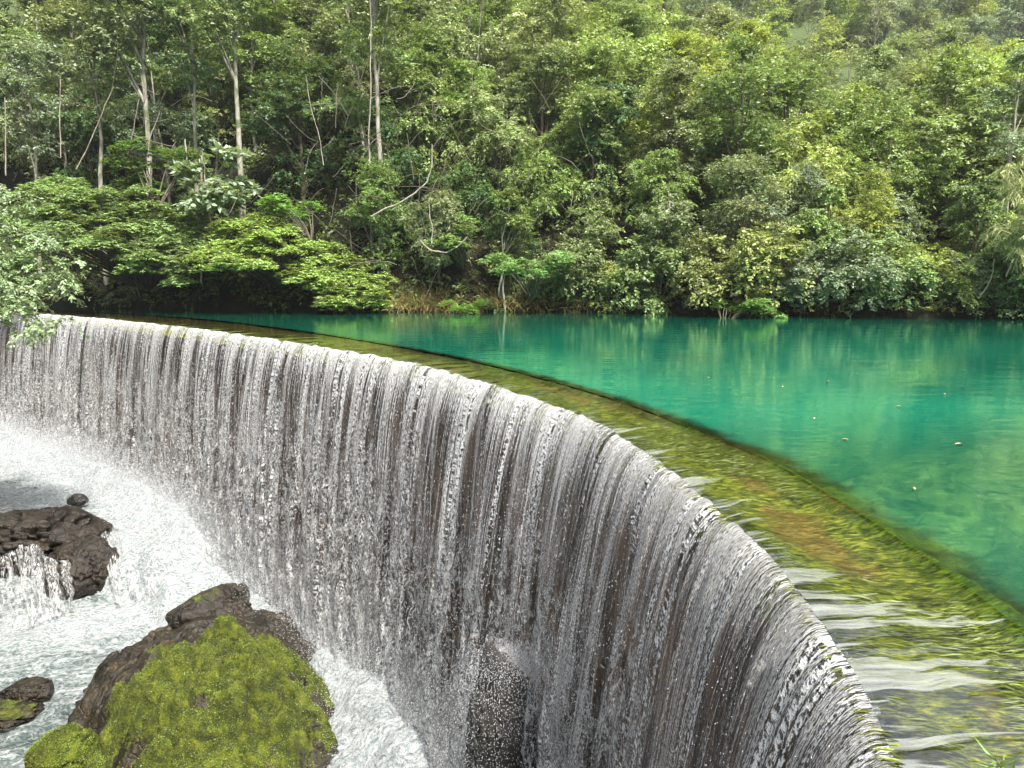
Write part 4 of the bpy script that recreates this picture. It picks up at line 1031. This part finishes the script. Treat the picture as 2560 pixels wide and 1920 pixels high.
# branches reaching in over the left end of the dam
def spray_tree(name, seed, tips, base, ln, wd, colr, label, m_b, loc, rtr=.12, twn=26, per=16, cr=.55, droop=.5, cat='tree', hang=None):
    r = np.random.default_rng(seed); T = Acc(); Vs = []; Fs = []; To = []; n0 = 0
    b = np.array(base, float)
    T.add(*tube(np.array([b, b+[0.1, 0, 1.4], b+[.35, -.1, 2.6], b+[.5, -.1, 3.6]]), rtr*np.array([1, .8, .6, .3]), 7))
    for tip in tips:
        tip = np.array(tip, float); s0 = b+np.array([.3, -.05, r.uniform(1.2, 3.2)]); mid = (s0+tip)/2+np.array([0, 0, .45+.2*np.linalg.norm(tip-s0)*.4]); ts = np.linspace(0, 1, 14)[:, None]
        pth = s0*(1-ts)**2+2*mid*ts*(1-ts)+tip*ts**2+np.cumsum(r.normal(0, .025, (14, 3)), 0)
        T.add(*tube(pth, rtr*np.linspace(.35, .05, 14), 5))
        C = pth[3:]+r.normal(0, .16, (11, 3)); C = np.repeat(C, 2, 0)+r.normal(0, .12, (22, 3))
        V, F, tone = clump_leaves(r, C, np.full(len(C), cr)*r.uniform(.6, 1.1, len(C)), 6, per, ln, wd, .55, droop, .8)
        Vs.append(V); Fs.append(F+n0); n0 += len(V); To.append(tone)
    root = link(name, None, loc=loc); link('trunk', mesh(name+'_trunk', *T.arrays(), m_b), root)
    c = link('crown', mesh(name+'_crown', np.concatenate(Vs), np.concatenate(Fs), M_leaf, attr={'tone': np.concatenate(To)}, smooth=False), root); c.color = (*colr, 1)
    return tag(root, label, cat)
lx, ly = -18.6, 22.0
def rel(px, py, Yd): p = atY(px, py, Yd); return (p[0]-lx, p[1]-ly, p[2]-.2)
tips = [rel(*q) for q in [(60, 430, 21.5), (20, 470, 22), (110, 500, 21.5), (150, 545, 21), (100, 560, 21), (50, 540, 21.5), (10, 580, 21), (170, 632, 20.5), (110, 610, 20.6), (60, 640, 20.5), (20, 620, 20), (95, 735, 19.2), (40, 690, 19.5), (0, 660, 19.8), (-40, 500, 22), (-60, 600, 21.5), (0, 420, 22.5), (80, 590, 21.2), (30, 560, 22)]]
spray_tree('overhanging_tree', 501, tips, (0, 0, -1.0), .125, .03, (.2, .27, .14), 'pale small leaved tree reaching in over the left end of the dam', M_barkd, (lx, ly, .2))
# bamboo at the right edge
def rb(px, py, Yd): p = atY(px, py, Yd); return (p[0]-21.0, p[1]-28.0, p[2]-.3)
spray_tree('bamboo', 503, [rb(*q) for q in [(2150, 350, 27), (2180, 400, 26.6), (2150, 500, 27), (2200, 460, 26.5), (2190, 560, 27), (2230, 330, 27), (2240, 420, 26)]], (0, 0, -.4), .34, .018, (.32, .34, .12), 'yellowish bamboo drooping in from the right edge', M_vine, (21.0, 28.0, .3), .07, cr=.5, per=9, droop=.9, cat='bamboo')
# weed by the camera, lower right
def weed():
    b = np.array(atY(2215, 1760, 1.75)); T = Acc(); P = []; A = []
    ms = [atY(2185, 1700, 1.75), atY(2165, 1640, 1.75), atY(2150, 1610, 1.75), atY(2118, 1560, 1.75)]
    pth = np.array([b]+ms)-b; t = np.linspace(0, 4, 16); pth = np.stack([np.interp(t, range(5), pth[:, k]) for k in range(3)], 1); T.add(*tube(pth, np.linspace(.005, .002, 16), 6))
    br = np.array([atY(2165, 1650, 1.75), atY(2190, 1625, 1.74), atY(2230, 1620, 1.72)])-b; T.add(*tube(br, np.array([.003, .0025, .002]), 5))
    r = np.random.default_rng(9)
    for k in range(34):
        f = r.uniform(.45, 1); i = f*15; q = np.array([np.interp(i, range(16), pth[:, c]) for c in range(3)]); P.append(q); A.append([r.normal(-.2, .7), r.normal(0, .5), r.uniform(.1, .9)])
    for k in range(8): P.append(br[1]+(br[2]-br[1])*r.uniform(0, 1)); A.append([r.normal(.5, .5), 0, r.uniform(-.5, .3)])
    P = np.array(P); A = unit(np.array(A)); n = len(P)
    V, F = leaf_quads(P, A, unit(r.normal(size=(n, 3))+[0, -.5, .6]), r.uniform(.04, .1, n), r.uniform(.004, .008, n))
    root = link('weed', None, loc=b+np.array([.02, 0, -.05]), scale=.8); link('stem', mesh('weed_stem', *T.arrays(), M_barkd), root); c = link('leaves', mesh('weed_leaves', V, F, M_leaf, attr={'tone': np.full(len(V), .5)}, smooth=False), root); c.color = (.12, .2, .03, 1)
    tag(root, 'young green weed poking up at the lower right corner', 'plant')
weed()
# far hillside
for i in range(1500):
    a = rnd.uniform(.06, .85); y = rnd.uniform(84, 150); x = a*y
    if not far_enough(x, y, 5.0): continue
    spots.append((x, y, 5.0))
    plant(rnd.choice(['broad', 'broad', 'airy', 'spire']), rnd.randrange(2), x, y, rnd.uniform(.95, 1.35), rnd.uniform(0, 6.28), rnd.choice([MG, GG, OL, YG]), None, 'trees on the far hillside')
print('TREES', len(trees))
CN = {YG: 'yellow green', MG: 'mid green', DG: 'dark green', OL: 'olive', GG: 'grey green'}
KD = {'broad': 'round crowned tree', 'spire': 'pointed tree', 'tall': 'tall tree', 'shrub': 'bushy shrub', 'feather': 'feathery tree', 'drape': 'vine hung tree', 'airy': 'open crowned tree'}
ORDW = ['first', 'second', 'third', 'fourth', 'fifth', 'sixth', 'seventh', 'eighth', 'ninth', 'tenth', 'eleventh', 'twelfth', 'thirteenth', 'fourteenth', 'fifteenth', 'sixteenth', 'seventeenth', 'eighteenth', 'nineteenth', 'twentieth']
groups_ = {}
for (root, kind, x, y, c) in trees:
    px = 512+740*x/y
    if y > 82:
        tier = 'low on far hill' if y < 108 else 'midway up far hill' if y < 123 else 'high on far hill'; sec = 'left of the tallest crown' if px < 790 else 'towards right corner'
    else:
        d = y-float(shore(x)); tier = 'at the waterline' if d < 1.0 else 'low on slope' if d < 5 else 'on middle slope' if d < 11 else 'high on slope' if d < 19 else 'near the ridge'
        sec = 'above wide tiered shrub' if px < 210 else 'above arching shrub' if px < 390 else 'over red bank' if px < 600 else 'beyond midpool' if px < 810 else 'at far right'
    if y > 82: sec = 'left part' if px < 740 else 'middle part' if px < 850 else 'right part'
    groups_.setdefault('%s %s %s %s' % (CN[c], KD[kind], tier, sec), []).append((px, root))
for k, v in groups_.items():
    v.sort(key=lambda q: q[0])
    for i, (px, root) in enumerate(v): root['label'] = k if len(v) == 1 else '%s, %s from left' % (k, ORDW[i])
# undergrowth: ferns and seedlings nobody could count
r = np.random.default_rng(77); nu = 5200
ux = r.uniform(-30, 34, nu); ud = r.uniform(0, 1, nu)**1.5*26; uy = shore(ux)+.2+ud
ok = np.abs(ux) < .75*uy; ux, uy = ux[ok], uy[ok]
uz = ground_z(ux, uy)+r.uniform(-.05, .5, len(ux))
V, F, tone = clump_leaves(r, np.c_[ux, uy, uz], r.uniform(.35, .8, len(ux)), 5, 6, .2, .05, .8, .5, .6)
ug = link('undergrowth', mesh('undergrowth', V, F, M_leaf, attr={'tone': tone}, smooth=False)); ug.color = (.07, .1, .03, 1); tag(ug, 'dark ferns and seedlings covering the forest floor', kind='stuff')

# ------------------------------------------------------------------ air
hz = NT('haze_air')
pv = hz.node('ShaderNodeVolumePrincipled', {'Color': (.92, .96, 1, 1), 'Density': .00045, 'Anisotropy': .3})
hz.t.links.new(pv.outputs[0], hz.out.inputs['Volume'])
bxv = np.array([[x, y, z] for x in (-960, 960) for y in (-760, 1060) for z in (-14, 145)], float)
hb = link('haze', mesh('haze', bxv, np.array([[0, 1, 3, 2], [4, 6, 7, 5], [0, 4, 5, 1], [2, 3, 7, 6], [0, 2, 6, 4], [1, 5, 7, 3]]), hz.m, smooth=False)); tag(hb, 'thin pale haze filling the valley', kind='stuff')
